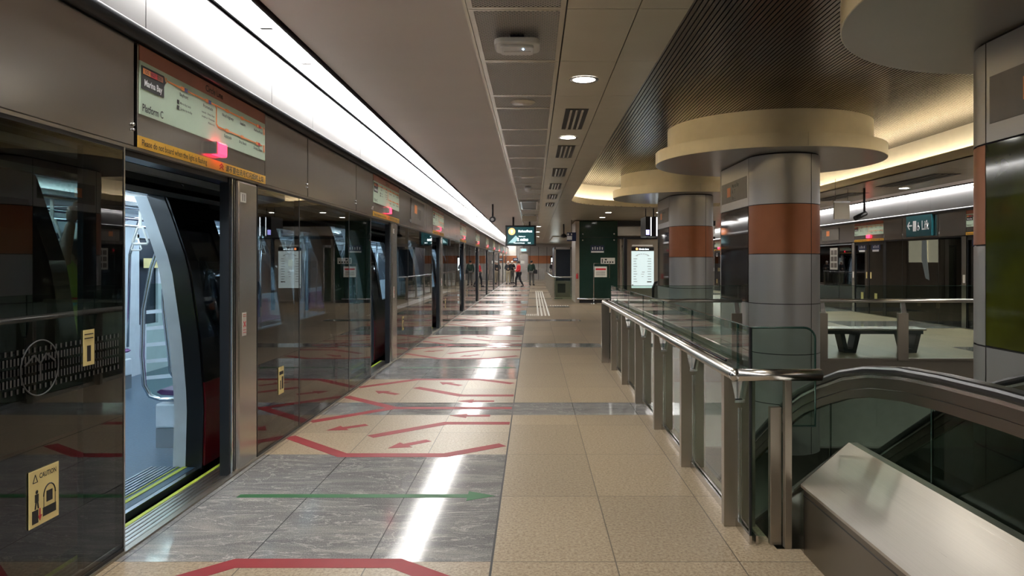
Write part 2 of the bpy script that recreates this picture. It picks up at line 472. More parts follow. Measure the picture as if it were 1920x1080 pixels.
cv = thing('cove_light', 'warm light strip hidden on the ledge around the slatted ceiling recess', 'light')
cl = MB(); band(cl, offs(.08), ZC+.09, offs(.15), ZC+.09); obj('light_strip', cl, 'cove', cv)
# slats
sl = MB(); x_ = HOLE_C-HOLE_H-.25
while x_ < HOLE_C+HOLE_H+.25:
    ye = HOLE_Y+.24+(HOLE_B+.02)*math.sqrt(max(0, 1-((x_-HOLE_C)/(HOLE_H+.26))**2))
    sl.prism([(x_, ZS), (x_+.036, ZS), (x_+.036, ZS+.012), (x_, ZS+.012)], 'y', YB, ye); x_ += .05
struct('ceiling_slats', sl, 'slat')
struct('ceiling_plenum', MB().box(.6, 7.3, YB, 22, ZS+.03, ZS+.05), 'gap')
# right-hand ceiling beyond the tiles
struct('ceiling_right', MB().box(XRC+.02, XR-.32, YB, YE, ZL, ZL+.06), 'ceil_left')
struct('ceiling_right_edge', MB().box(XRC, XRC+.02, YB, YE, ZC, ZL+.05), 'cream')
for k in range(6):
    lg = thing('linear_air_grille', 'long dark air slot over the right platform, %s from the viewer' % ['nearest', 'second', 'third', 'fourth', 'fifth', 'farthest'][k], 'air vent', (7.75, 7.2+3.66*k, ZC-.001), 0, 'long air slots over the right platform')
    obj('slot', MB().box(-.25, .25, -1.15, 1.15, -.006, -.001), 'gap', lg)
    for q in (-.12, 0, .12): obj('blade', MB().box(q-.02, q+.02, -1.13, 1.13, -.012, -.0065), 'steel_dark', lg)

# ------------------------------------------------------------------ walls
struct('wall_end', MB().box(-2.4, 10.5, YE, YE+.2, 0, 3.6), 'grey_wall')
struct('wall_end_pale', MB().box(-2.25, -1.52, YE-.06, YE, 0, 3.3), 'wall_light')
ob = MB().box(-2.25, -1.5, YE-.09, YE-.05, 1.55, 2.2).box(-.62, 6, YE-.06, YE-.01, 1.5, 2.2); struct('wall_end_band', ob, 'col_orange')
jb = MB()
for q in (-.3, .45, 1.2, 2.2, 3.4, 4.6): jb.box(q, q+.03, YE-.07, YE, 0, 3)
struct('wall_end_joints', jb, 'gap')
struct('wall_back', MB().box(-2.6, 10.8, YB-.2, YB, -.1, 4), 'dark_wall')
struct('wall_tunnel_left', MB().box(-6.6, -6.5, YB, 72, -1.6, 4.6).box(-6.6, -2.45, 72, 72.1, -1.6, 4.6).box(-6.6, -2.45, YB-.1, YB, -1.6, 4.6), 'tunnel')
struct('wall_tunnel_right', MB().box(14, 14.1, YB, 72, -1.6, 4.6).box(10.5, 14, 72, 72.1, -1.6, 4.6).box(10.5, 14, YB-.1, YB, -1.6, 4.6), 'tunnel')
struct('ceiling_tunnel', MB().box(-6.6, XL-.02, YB, 72, 4.2, 4.3).box(XR+.02, 14.1, YB, 72, 4.2, 4.3).box(XL, XR, YB, 72, 4.2, 4.3), 'tunnel')
struct('floor_track', MB().box(-6.6, -2.3, YB, 72, -1.7, -1.2).box(XR+.3, 14.1, YB, 72, -1.7, -1.2), 'tunnel')
struct('trim_6', MB().box(XL-.25, XL-.02, YB, YE, -1.2, -.06).box(XR+.02, XR+.25, YB, YE, -1.2, -.06), 'dark_wall')

# ------------------------------------------------------------------ bulkheads, light troughs (both sides)
def joints(sign, X):
    j = []; yv = 4.15-3.14*4; i = 0
    while yv < YE:
        j.append(yv); yv += 2.0 if i % 2 == 0 else 1.14; i += 1
    return j
def edge(X, s):
    """s = +1: left screen line (platform on +X side); s = -1 the right one"""
    jj = [YB]+[q for q in joints(s, X) if q > YB]+[YE]
    f = MB()
    for a, b in zip(jj, jj[1:]):
        f.box(X-s*.04, X, a+.004, b-.004, 2.93, 3.47)
    struct('wall_bulkhead', f, 'fascia'); struct('wall_bulkhead_back', MB().box(X-s*.12, X-s*.045, YB, YE, 2.86, 4.2), 'gap')
    t = thing('light_trough', 'long bright light trough over the %s platform doors' % ('left' if s > 0 else 'right'), 'light')
    d = MB(); yq = YB
    while yq < YE: d.box(X+s*.045, X+s*.255, yq+.01, min(YE, yq+1.5)-.01, ZL-.002, ZL+.01); yq += 1.5
    obj('diffuser', d, 'lamp', t)
    e = MB().box(X+s*.018, X+s*.036, YB, YE, ZL-.03, ZL+.05).box(X+s*.285, X+s*.3, YB, YE, ZL-.03, ZL+.05)
    obj('edge_profile', e, 'black', t)
    yq = 2.6
    while yq < 24: obj('bracket', MB().box(X+s*.10, X+s*.2, yq, yq+.045, ZL-.012, ZL-.003), 'fascia', t); yq += 1.0
    obj('backing', MB().box(X+s*.02, X+s*.3, YB, YE, ZL+.02, ZL+.06), 'white', t)
    # black rail under the white fascia
    struct('trim_7', MB().tube([(X+s*.02, YB, 2.895), (X+s*.02, YE, 2.895)], .045, 10).box(X-s*.1, X-s*.001, YB, YE, 2.85, 2.93), 'black')
edge(XL, 1); edge(XR, -1)
fr_ = MB()
for q in (22.9, 28.2): fr_.box(XL+.01, XL+.32, q, q+.25, ZL-.06, ZL-.005)
struct('trim_8', fr_, 'header')

# ------------------------------------------------------------------ route sign, flashing light
U = Vector((0, 1, 0)); V = Vector((0, 0, 1))
def bar(mb, pts, w, x):
    """a flat ribbon through (y,z) points on the plane X = x, 2 mm thick"""
    for a, b in zip(pts, pts[1:]):
        a = Vector(a); b = Vector(b); d = (b-a).normalized(); n = Vector((-d.y, d.x))*w/2
        a2 = a-d*w*.2; b2 = b+d*w*.2
        q = [a2-n, b2-n, b2+n, a2+n]
        mb.prism([tuple(p) for p in q], 'x', x-.001, x+.001)
    return mb
def route_sign(detail=True):
    """local origin: bottom left of the 1.93 m wide panel, facing +X"""
    r = thing('route_map_sign', 'x', 'sign')
    obj('sign_panel', MB().box(-.035, 0, .004, 1.926, 0, .592), 'header', r, bevel=.003)
    obj('title_band', MB().box(0, .004, .02, 1.92, .50, .588), 'brown_band', r)
    obj('map_panel', MB().box(0, .005, .02, 1.92, .195, .50), 'map_green', r)
    w = obj('warning_strip', MB().box(0, .005, .0, 1.93, .0, .068), 'yellow', r)
    l = obj('warning_light', MB().box(0, .055, .92, 1.075, .095, .19), 'redlight', r, bevel=.012)
    tag(l, 'red flashing warning light')
    obj('lamp_holder', MB().box(0, .05, .895, .92, .1, .185), 'steel', l)
    ln = MB()
    bar(ln, [(.33, .455), (1.85, .455)], .010, .0065)
    bar(ln, [(.98, .455), (1.0, .44), (1.0, .325), (1.03, .31), (1.85, .31)], .010, .0065)
    for q in (.285, .305): bar(ln, [(q, .47), (q+.012, .455), (q, .44)], .006, .0065)
    obj('route_line', ln, 'orange', r)
    nb = MB().prism([(.03, .345), (.03, .475), (.28, .475), (.30, .44), (.28, .41), (.28, .345)], 'x', .005, .008)
    k = obj('terminus_box', nb, 'ink', r)
    obj('station_code', MB().box(.008, .0095, .045, .125, .43, .463), 'orange', k)
    obj('station_code', MB().box(.008, .0095, .127, .20, .43, .463), 'red', k)
    obj('station_code', MB().box(.008, .0095, .202, .265, .43, .463), 'brown_band', k)
    st = [(.52, .455, 1, 'Bayfront'), (.86, .455, 1, 'Promenade'), (1.18, .455, 0, 'Nicoll Highway'), (1.45, .455, 0, 'Stadium'), (1.76, .455, 2, 'HarbourFront'),
          (1.18, .31, 0, 'Esplanade'), (1.45, .31, 0, 'Bras Basah'), (1.75, .31, 2, 'Dhoby Ghaut')]
    for (u, z, t, n) in st:
        o_ = obj('station_marker', MB().box(.0066, .0085, u-.028, u+.012 if t else u+.022, z-.012, z+.012), 'orange', r)
        if t: obj('interchange_marker', MB().box(.0066, .0085, u+.012, u+.055, z-.012, z+.012), 'purpleblue' if t == 1 else 'red', o_)
    for z in (.455, .31): obj('terminus_disc', MB().add([(.009, 1.885+.02*math.cos(a*PI/8), z-.02+.034*math.sin(a*PI/8)) for a in range(16)], [tuple(range(16))]), 'orange', r)
    if detail:
        add_text(r, 'Circle Line', .062, (.006, .97, .522), U, V, 'ink', 'CENTER')
        add_text(r, 'Platform C', .062, (.0065, .04, .215), U, V, 'ink', sx=.85)
        add_text(k, 'Marina Bay', .052, (.0095, .155, .365), U, V, 'white', 'CENTER', sx=.85, bold=.03)
        add_text(k, 'CE2  NS27  TE20', .026, (.0105, .155, .438), U, V, 'ink', 'CENTER')
        for (u, z, t, n) in st:
            add_text(r, n, .032, (.0065, u+.01, z-.052), U, V, 'ink', 'CENTER')
        for i, q in enumerate(('Marina Bay Sands', 'Gardens by the Bay')):
            add_text(r, q, .02, (.0065, .48, .352-.035*i), U, V, 'ink')
        for i, q in enumerate(('towards   Dhoby Ghaut', 'transfer at   Promenade', '(Platform A)')):
            add_text(r, q, .02, (.0065, .97, .362-.03*i), U, V, 'ink', 'RIGHT')
        obj('icon', MB().box(.005, .007, .445, .468, .347, .372), 'ink', r); obj('icon', MB().box(.005, .007, .445, .468, .312, .337), 'ink', r)
        add_text(w, 'Please do not board when the light is flashing', .052, (.0065, .035, .016), U, V, 'ink', sx=.86, bold=.006)
        ch = MB()
        for z in (.016, .036): bar(ch, [(1.055, z), (1.085, z+.018), (1.115, z)], .009, .0062)
        obj('chevron', ch, 'red', w)
        add_text(w, '请不要在讯号灯闪烁时上车', .052, (.0065, 1.15, .013), U, V, 'ink', sx=1.18)
        add_text(r, '9', .05, (.0098, 1.885, .418), U, V, 'cream_white', 'CENTER', sx=.7)
        add_text(r, '10', .04, (.0098, 1.885, .275), U, V, 'cream_white', 'CENTER', sx=.6)
    return r
rs_full = route_sign(True)
NB_L = NB
for k in range(NB_L):
    q = rs_full if k == 0 else copy_tree(rs_full)
    q.location = (XL, 4.06+P*k, 2.255)
    tag(q, 'route map sign with yellow warning strip over door %d, %s along the left platform' % (11-k, NTH[k]), 'sign', 'route map signs over the left doors')
    if k == 0: q['label'] = 'largest Circle Line route map sign, over the open train door 11'

# ------------------------------------------------------------------ left screen doors
def header_panel(a, b, X, s, label, grp):
    h = thing('header_panel', label, 'panel', (X, (a+b)/2, 2.255), 0, grp)
    L = (b-a)/2
    obj('steel_sheet', MB().box(-s*.035, 0, -L+.012, L-.012, 0, .592), 'header', h, bevel=.004)
    obj('latch', MB().tube([(s*0, L-.03, .12), (s*.012, L-.03, .12)], .009, 8), 'chrome', h)
    obj('latch', MB().tube([(s*0, L-.03, .09), (s*.012, L-.03, .09)], .007, 8), 'chrome', h)
    return h
GH = 'header panels over the left screen doors'
HP = [(5.99, 7.13), (7.13, 9.08), (9.08, 10.03)]
HD = ['first steel header panel beyond the route sign of door %d', 'wide middle steel header panel between door %d and the next door', 'narrow steel header panel just before the route sign after door %d']
header_panel(-.1, 4.04, XL, 1, 'large near steel header panel at the top left with wavy reflections', GH)
for k in range(NB_L):
    for i, (a, b) in enumerate(HP):
        a += P*k; b += P*k
        if b > YE: continue
        if k == 1 and i == 1: a0, b0 = a, b
        header_panel(a, b, XL, 1, HD[i] % (11-k), GH)
# engraved wayfinding plate after door 10
wp = thing('wayfinding_plate', 'grey wayfinding plate with orange square on the header after door 10', 'sign', (XL+.002, 13.15, 2.33))
obj('plate', MB().box(0, .006, 0, 1.55, 0, .46), 'sign_bronze', wp)
obj('orange_square', MB().box(.006, .009, .35, .62, .2, .36), 'orange', wp)
obj('lettering', MB().box(.006, .008, .75, .78, .12, .3).box(.006, .008, .9, .93, .1, .3).box(.006, .008, 1.05, 1.08, .1, .3), 'ink', wp)
# structural beam above the doorways & soffit of header
struct('trim_9', MB().box(XL-.16, XL-.04, YB, YE, 2.2, 2.9), 'black')
struct('trim_10', MB().box(XL-.14, XL+.0, YB, YE, 2.235, 2.253), 'steel_dark')

def glass_screen(a, b, X, s, label, grp, mat='psd_glass', logo=False):
    g = thing('glass_screen', label, 'glass screen', (X, (a+b)/2, 0), 0, grp); L = (b-a)/2
    obj('glass', MB().box(-s*.012, -s*.004, -L+.006, L-.006, .02, 2.235), mat, g)
    obj('frame', MB().box(-s*.05, -s*.002, -L, -L+.008, .0, 2.235).box(-s*.05, -s*.002, L-.008, L, .0, 2.235)
        .box(-s*.05, -s*.002, -L, L, .0, .028).box(-s*.05, -s*.002, -L, L, 2.215, 2.235), 'black', g)
    return g
def door_post(k):
    y0 = 5.355+P*k
    p = thing('door_post', 'brushed steel door post with number plate %d' % (11-k), 'door post', (XL, y0, 0), 0, 'door posts of the left screen doors')
    obj('column', MB().box(-.10, 0, .10, .475, 0, 2.235), 'steel_h' if False else 'steel', p, bevel=.02)
    obj('door_edge', MB().box(-.10, -.03, 0, .10, 0, 2.235), 'black', p)
    obj('edge_strip', MB().box(-.03, -.015, .015, .035, 0, 2.235).box(-.03, -.02, .07, .085, 0, 2.235), 'chrome', p)
    n = obj('number_plate', MB().box(0, .004, .14, .235, 2.065, 2.14), 'cream_white', p, bevel=.001)
    add_text(n, str(11-k), .072, (.0048, .187, 2.078), U, V, 'ink', 'CENTER', bold=.03)
    st = obj('notice', MB().box(0, .002, .17, .245, 1.03, 1.21), 'cream_white', p)
    x = MB(); bar(x, [(.19, 1.10), (.228, 1.14)], .008, .003); bar(x, [(.19, 1.14), (.228, 1.10)], .008, .003)
    for z in (1.195, 1.18, 1.075, 1.055): bar(x, [(.18, z), (.235, z)], .004, .003)
    obj('red_cross', x, 'red', st)
    return p
def dummy_sticker(g, y, z, w, h):
    st = obj('caution_sticker', MB().box(.0, .002, y-w/2, y+w/2, z-h/2, z+h/2), 'sticker', g)
    return st
GG = 'fixed glass screens on the left platform edge'
GD = ['smoked glass screen right after door post %d', 'middle smoked glass screen after door post %d', 'smoked glass screen before the opening that follows door %d']
for k in range(-1, NB_L):
    b = B0+P*k
    segs = [(1.89, 2.94), (2.94, 4.8), (4.8, 5.97)]
    for i, (q0, q1) in enumerate(segs):
        if b+q1 > YE: continue
        if k == -1 and i < 1: continue
        if k >= 0: lab = GD[i] % (11-k)
        else: lab = ['', 'dark glass screen at the far left edge of the view', 'dark glass screen at far left bearing the round emblem and dashed band'][i]
        a1 = b+q0; a2 = b+q1
        if k == -1 and i == 1: a1 = -.3; a2 = 2.45
        if k == -1 and i == 2: a1 = 2.45
        g = glass_screen(a1, a2, XL, 1, lab, GG)
        if i == 0 and k >= 0:
            st = dummy_sticker(g, .02, .55, .13, .24)
            obj('pictogram', MB().box(.002, .003, -.01, .01, .47, .55).box(.002, .003, .03, .07, .47, .58).box(.002, .003, -.03, .07, .60, .63), 'ink', st)
        if i == 2:
            # leading edge of the slid-open leaf behind the glass
            L = (a2-a1)/2
            lf = obj('sliding_leaf', MB().box(-.075, -.065, L-1.0, L-.03, .03, 2.2), 'rail_glass', g)
            obj('leaf_stile', MB().box(-.085, -.055, L-.28, L-.0, .03, 2.2) if k == -1 else MB().box(-.085, -.055, L-.06, L-.0, .03, 2.2), 'black', lf)
            obj('leaf_edge', MB().box(-.05, .0, L-.012, L, .0, 2.235), 'chrome', lf)
        if k == -1 and i == 2:
            yc = g.location.y
            lo = MB(); lo2 = MB()
            for r_, (z, hh, mb, st_) in enumerate(((1.205, .022, lo, .036), (1.165, .032, lo, .022), (1.12, .03, lo2, .022), (1.075, .032, lo, .022), (1.035, .022, lo, .036))):
                yy = 2.5
                while yy < 3.88:
                    mb.box(.0002, .0012, yy-yc, yy-yc+.0095, z-hh/2, z+hh/2); yy += st_
            obj('dash_band', lo, 'frost', g); obj('dash_band', lo2, 'ink', g)
            em = MB(); cy, cz, R_ = 3.26-yc, 1.12, .125
            em.tube([(.001, cy+R_*math.cos(t*PI/20), cz+R_*math.sin(t*PI/20)) for t in range(40)], .003, 6, closed=True)
            bar(em, [(cy-.10, cz+.02), (cy-.04, cz+.06), (cy, cz+.02), (cy+.04, cz+.06), (cy+.10, cz+.02)], .008, .002)
            bar(em, [(cy, cz+.02), (cy, cz-.06)], .008, .002)
            obj('emblem', em, 'frost', g)
            st = obj('caution_sticker', MB().box(0, .002, 3.185-yc, 3.385-yc, .405, .66), 'sticker', g)
            pc = MB()
            y0, z0 = 3.185-yc, .405
            pc.box(.002, .003, y0+.02, y0+.06, z0+.015, z0+.075).box(.002, .003, y0+.09, y0+.18, z0+.03, z0+.07)
            pc.tube([(.0025, y0+.10+.035+.04*math.cos(t*PI/10), z0+.12+.05*math.sin(t*PI/10)) for t in range(11)], .003, 6)
            pc.box(.002, .003, y0+.095, y0+.098, z0+.07, z0+.12).box(.002, .003, y0+.173, y0+.176, z0+.07, z0+.12).box(.002, .0035, y0+.115, y0+.155, z0+.09, z0+.14)
            pc.add([(.003, y0+.05+.009*math.cos(t*PI/6), z0+.155+.009*math.sin(t*PI/6)) for t in range(12)], [tuple(range(12))])
            pc.box(.002, .003, y0+.038, y0+.062, z0+.11, z0+.145)
            bar(pc, [(y0+.045, z0+.11), (y0+.04, z0+.08)], .008, .0025); bar(pc, [(y0+.055, z0+.11), (y0+.06, z0+.08)], .008, .0025)
            bar(pc, [(y0+.025, z0+.20), (y0+.04, z0+.235), (y0+.055, z0+.20), (y0+.025, z0+.20)], .003, .0025)
            obj('pictogram', pc, 'ink', st)
            ar = MB(); bar(ar, [(y0+.07, z0+.075), (y0+.07, z0+.04)], .006, .003)
            ar.prism([(y0+.057, z0+.045), (y0+.083, z0+.045), (y0+.07, z0+.02)], 'x', .002, .004); obj('arrow', ar, 'red', st)
            add_text(st, 'CAUTION', .032, (.003, y0+.066, z0+.212), U, V, 'ink', sx=.8, bold=.02)
            s2 = obj('yellow_notice', MB().box(0, .002, 3.57-yc, 3.66-yc, 1.08, 1.26), 'sticker', g)
            obj('pictogram', MB().box(.002, .003, 3.58-yc, 3.65-yc, 1.215, 1.22).box(.002, .003, 3.58-yc, 3.65-yc, 1.235, 1.24).box(.002, .003, 3.60-yc, 3.63-yc, 1.10, 1.18), 'ink', s2)
for k in range(-1, NB_L):
    b = B0+P*k
    if k >= 0: door_post(k)
    # threshold
    th = thing('door_threshold', 'ribbed metal threshold of %s' % ('door %d' % (11-k) if k >= 0 else 'the door behind the viewer'), 'threshold', (XL, b, 0), 0, 'door thresholds')
    if k == -1:
        bpy.data.objects.remove(th); continue
    obj('plate', MB().box(-.235, 0, -.3, 1.75, -.06, -.002), 'steel_h', th)
    rb = MB()
    for i in range(5): rb.box(-.05-.035*i, -.062-.035*i, -.3, 1.75, -.004, .001)
    obj('groove', rb, 'steel_dark', th)
    obj('yellow_edge', MB().box(-.245, -.215, -.3, 1.75, -.06, .001), 'yellow_line', th)
    obj('seam', MB().box(.0, .012, -.3, 1.9, -.004, .0012), 'gap', th)
struct('baseboard_left', MB().box(XL-.03, XL+.012, YB, YE, -.02, .012), 'steel_dark')

# floor markings, mirrored about the middle between two doors
def mark_strip(name, pts, w, mat, label, grp, cat='floor marking', head=None, z=.0012):
    mb = MB(); n = len(pts)
    P2 = [Vector(p) for p in pts]; L_ = []; R_ = []
    for i, p in enumerate(P2):
        if i == 0: d = (P2[1]-p).normalized(); nn = Vector((-d.y, d.x)); sc = 1
        elif i == n-1: d = (p-P2[i-1]).normalized(); nn = Vector((-d.y, d.x)); sc = 1
        else:
            d1 = (p-P2[i-1]).normalized(); d2 = (P2[i+1]-p).normalized(); d = (d1+d2).normalized(); nn = Vector((-d.y, d.x)); sc = 1/max(.5, d.dot(d1))
        L_.append(p+nn*w/2*sc); R_.append(p-nn*w/2*sc)
    vs = [(q.x, q.y, z) for q in L_]+[(q.x, q.y, z) for q in R_]+[(q.x, q.y, 0) for q in L_]+[(q.x, q.y, 0) for q in R_]
    fs = []
    for i in range(n-1): fs += [(i, n+i, n+i+1, i+1), (i, i+1, 2*n+i+1, 2*n+i), (n+i+1, n+i, 3*n+i, 3*n+i+1)]
    mb.add(vs, fs)
    if head:
        tip = Vector(head[0]); base = Vector(head[1]); hw = head[2]; d = (tip-base).normalized(); nn = Vector((-d.y, d.x))
        a, b2, c = tip, base-nn*hw, base+nn*hw
        mb.prism([(a.x, a.y), (c.x, c.y), (b2.x, b2.y)], 'z', .0, z+.0003)
    return obj(name, mb, mat, label=label, cat=cat, group=grp)
cxs = XL+.012
LINES = [([(cxs, 1.66+4.9), (-1.585, 5.93), (-.73, 5.93), (-.27, 6.27)], 'bent red line framing the door area'),
         ([(-1.5, 6.56), (-.872, 7.11), (-.235, 7.11)], 'short bent red queue line'),
         ([(cxs, 7.17), (-1.535, 7.85), (-.235, 7.85)], 'middle red queue line with its near fork')]
ARR = [((-.939, 6.42), (-1.253, 6.15), 'inner slanting red arrow'), ((-1.64, 7.04), (-1.97, 6.80), 'outer slanting red arrow'), ((-.451, 7.46), (-.872, 7.46), 'straight red arrow')]
for k in range(-1, NB_L-1):
    dd = 'beyond door %d' % (11-k) if k >= 0 else 'at the bottom edge of the view'
    for mir in (0, 1):
        if k == -1 and not mir: continue
        wh = 'far half of the bay ' if mir else 'near half of the bay '
        def T(p):
            y = p[1] if not mir else 2*7.85-p[1]
            return (p[0], y+P*k)
        for i, (pts, nm) in enumerate(LINES):
            if k == -1 and i > 0: continue
            p2 = [T(p) for p in pts]
            if i == 2 and mir: p2 = [T(pts[0]), T((-1.5, 7.88))]; nm = 'far fork of the middle red queue line'
            mark_strip('floor_line', p2, .115, 'red_mark', nm+', '+wh+dd if k >= 0 else nm+' '+dd, 'red queue lines', z=.0012 if not(i==2 and mir) else .001)
        for (a, t, nm) in ARR:
            if k == -1 and nm[0] != 'i': continue
            a = Vector(T(a)); t = Vector(T(t)); d = (t-a).normalized()
            mark_strip('floor_arrow', [tuple(a), tuple(t-d*.16)], .085, 'red_mark', nm+', '+wh+dd if k >= 0 else nm+' '+dd, 'red queue arrows', head=(tuple(t), tuple(t-d*.18), .105))
for k in range(NB_L):
    yv = 4.895+P*k
    mark_strip('floor_arrow', [(-2.02, yv), (-.42, yv)], .07, 'green_mark', 'long green exit arrow in front of door %d' % (11-k), 'green exit arrows', head=((-.26, yv), (-.45, yv), .10))

# ------------------------------------------------------------------ the train
PROF = [(-1.0, -2.70), (-.1, -2.62), (.5, -2.605), (1.0, -2.645), (1.58, -2.73), (2.08, -2.90), (2.5, -3.12), (2.75, -3.4), (2.9, -3.9)]
def prof_x(z):
    for (a, xa), (b, xb) in zip(PROF, PROF[1:]):
        if a <= z <= b: return xa+(xb-xa)*(z-a)/(b-a)
    return PROF[-1][1]
def skin_strip(mb, y0, y1, z0, z1, off=0, n=14, inner=None):
    zs = [z0+(z1-z0)*i/n for i in range(n+1)]
    vs = []
    for z in zs: vs += [(prof_x(z)+off, y0, z), (prof_x(z)+off, y1, z)]
    fs = [(2*i, 2*i+1, 2*i+3, 2*i+2) for i in range(n)]
    if inner is not None:
        m = len(vs)
        for z in zs: vs += [(prof_x(z)+inner, y0, z), (prof_x(z)+inner, y1, z)]
        fs += [(m+2*i+1, m+2*i, m+2*i+2, m+2*i+3) for i in range(n)]
        fs += [(2*i+1, m+2*i+1, m+2*i+3, 2*i+3) for i in range(n)]+[(m+2*i, 2*i, 2*i+2, m+2*i+2) for i in range(n)]
        fs += [(0, m, m+1, 1), (2*n, 2*n+1, m+2*n+1, m+2*n)]
    return mb.add(vs, fs, False)
TD0, TD1, TZ = 4.12, 5.59, 2.117
tr = thing('metro_train', 'black and red metro train stopped behind the left screen doors, doors open', 'train')
lower_ = MB(); upper_ = MB(); red_ = MB()
trim_ = MB()
TN = 9
Y0T, Y1T = -3.0, 58
upper_ = MB(); skin_strip(upper_, Y0T, Y1T, TZ, 2.9, 0, inner=-.08)
obj('upper_body', upper_, 'train_black', tr)
obj('roof', MB().box(-4.9, -3.75, Y0T, Y1T, 2.88, 2.95), 'train_black', tr)
segs = []; prev = Y0T
for k in range(-1, TN):
    segs.append((prev, TD0+P*k)); prev = TD1+P*k
segs.append((prev, Y1T))
for i, (a, b) in enumerate(segs):
    m = MB(); skin_strip(m, a, b, -.02, .66, 0, inner=-.07); obj('red_side_panel', m, 'train_red', tr)
    m = MB(); skin_strip(m, a, b, .66, .95, 0, inner=-.07); skin_strip(m, a, b, 1.98, TZ, 0, inner=-.07)
    wy = [(a+.75, (a+b)/2-.12), ((a+b)/2+.12, b-.75)] if b-a > 3 else [(a+.5, b-.5)]
    edges = [a]+[q for w in wy for q in w]+[b]
    for e0, e1 in zip(edges[::2], edges[1::2]): skin_strip(m, e0, e1, .95, 1.98, 0, inner=-.07)
    obj('side_panel', m, 'train_black', tr)
    for (w0, w1) in wy:
        m = MB(); skin_strip(m, w0, w1, .95, 1.98, -.02); obj('window', m, 'dark_window', tr)
    # interior lining
    m = MB(); skin_strip(m, a+.02, b-.02, .0, .93, -.085); skin_strip(m, a+.02, b-.02, 2.0, TZ, -.085)
    for e0, e1 in zip(edges[::2], edges[1::2]): skin_strip(m, e0, e1, .93, 2.0, -.085)
    obj('side_lining', m, 'train_white', tr)
under = MB(); skin_strip(under, Y0T, Y1T, -1.0, -.02, 0); obj('underframe', under, 'train_black', tr)
for k in range(-1, TN):
    for (yj, s) in ((TD0+P*k, -1), (TD1+P*k, 1)):
        m = MB(); skin_strip(m, min(yj-s*.005, yj+s*.02), max(yj-s*.005, yj+s*.02), -.02, TZ, -.10, inner=-.20)
        j = obj('door_jamb', m, 'train_white', tr)
        m = MB(); skin_strip(m, min(yj-s*.008, yj+s*.03), max(yj-s*.008, yj+s*.03), -.02, TZ, .03, inner=-.10); obj('rubber_seal', m, 'rubber', j)
        # open leaf, slid over the outside of the body
        y0, y1 = (yj+.005, yj+.72) if s > 0 else (yj-.72, yj-.005)
        lf = MB(); skin_strip(lf, y0, y1, .66, 1.0, .045, inner=.012); skin_strip(lf, y0, y1, 1.95, TZ-.01, .045, inner=.012)
        skin_strip(lf, y0, y0+.14, 1.0, 1.95, .045, inner=.012); skin_strip(lf, y1-.14, y1, 1.0, 1.95, .045, inner=.012)
        l = obj('door_leaf', lf, 'train_black', tr)
        m = MB(); skin_strip(m, y0, y1, .01, .66, .045, inner=.012); obj('red_lower_panel', m, 'train_red', l)
        m = MB(); skin_strip(m, y0+.14, y1-.14, 1.0, 1.95, .035); obj('leaf_window', m, 'dark_window', l)
    st = MB().box(-2.66, -2.60, TD0+P*k, TD1+P*k, -.05, -.002); obj('door_sill', st, 'chrome', tr)
    obj('yellow_edge', MB().box(-2.74, -2.705, TD0+P*k, TD1+P*k, -.01, .004).box(-2.78, -2.77, TD0+P*k, TD1+P*k, -.01, .004), 'yellow_line', tr)
    rb = MB()
    for i in range(6): rb.box(-2.80-.035*i, -2.815-.035*i, TD0+P*k, TD1+P*k, -.002, .004)
    obj('ribbed_strip', rb, 'chrome', tr)
obj('train_floor', MB().box(-5.7, -2.64, Y0T, Y1T, -.08, 0), 'train_floor', tr)
XF = -5.62
fw = MB()
for k in range(-1, TN+1):
    a = TD1+P*k; b = TD0+P*(k+1)
    fw.box(XF-.06, XF, a, b, 0, .95).box(XF-.06, XF, a, b, 1.95, 2.3).box(XF-.06, XF, a, a+.3, .95, 1.95).box(XF-.06, XF, b-.3, b, .95, 1.95).box(XF-.06, XF, (a+b)/2-.15, (a+b)/2+.15, .95, 1.95)
obj('far_side_lining', fw, 'train_white', tr)
for k in range(-1, TN+1):
    fd = MB()
    a = TD0+P*k; b = TD1+P*k
    fd.box(XF-.05, XF-.01, a, b, 0, .7).box(XF-.05, XF-.01, a, a+.12, .7, 2.0).box(XF-.05, XF-.01, b-.12, b, .7, 2.0).box(XF-.05, XF-.01, (a+b)/2-.1, (a+b)/2+.1, .7, 2.0).box(XF-.05, XF-.01, a, b, 1.95, 2.3)
    obj('far_door', fd, 'train_white', tr)
obj('far_glazing', MB().box(XF-.08, XF-.06, Y0T, Y1T, 0, 2.3), 'navy', tr)
ce = MB().box(XF, -2.95, Y0T, Y1T, 2.28, 2.33); obj('train_ceiling', ce, 'train_white', tr)
m = MB(); m.quad((-2.88, Y0T, TZ), (-2.88, Y1T, TZ), (-3.1, Y1T, 2.29), (-3.1, Y0T, 2.29)); obj('ceiling_cove', m, 'train_white', tr)
tl = MB()
for k in range(-2, TN*2+2):
    a = 1.2+3.0*k
    tl.box(-3.55, -3.40, a, a+2.7, 2.262, 2.279).box(-4.95, -4.80, a, a+2.7, 2.262, 2.279)
obj('ceiling_light', tl, 'trainlight', tr)
obj('air_duct', MB().box(-4.3, -3.95, Y0T, Y1T, 2.2, 2.28), 'steel', tr)
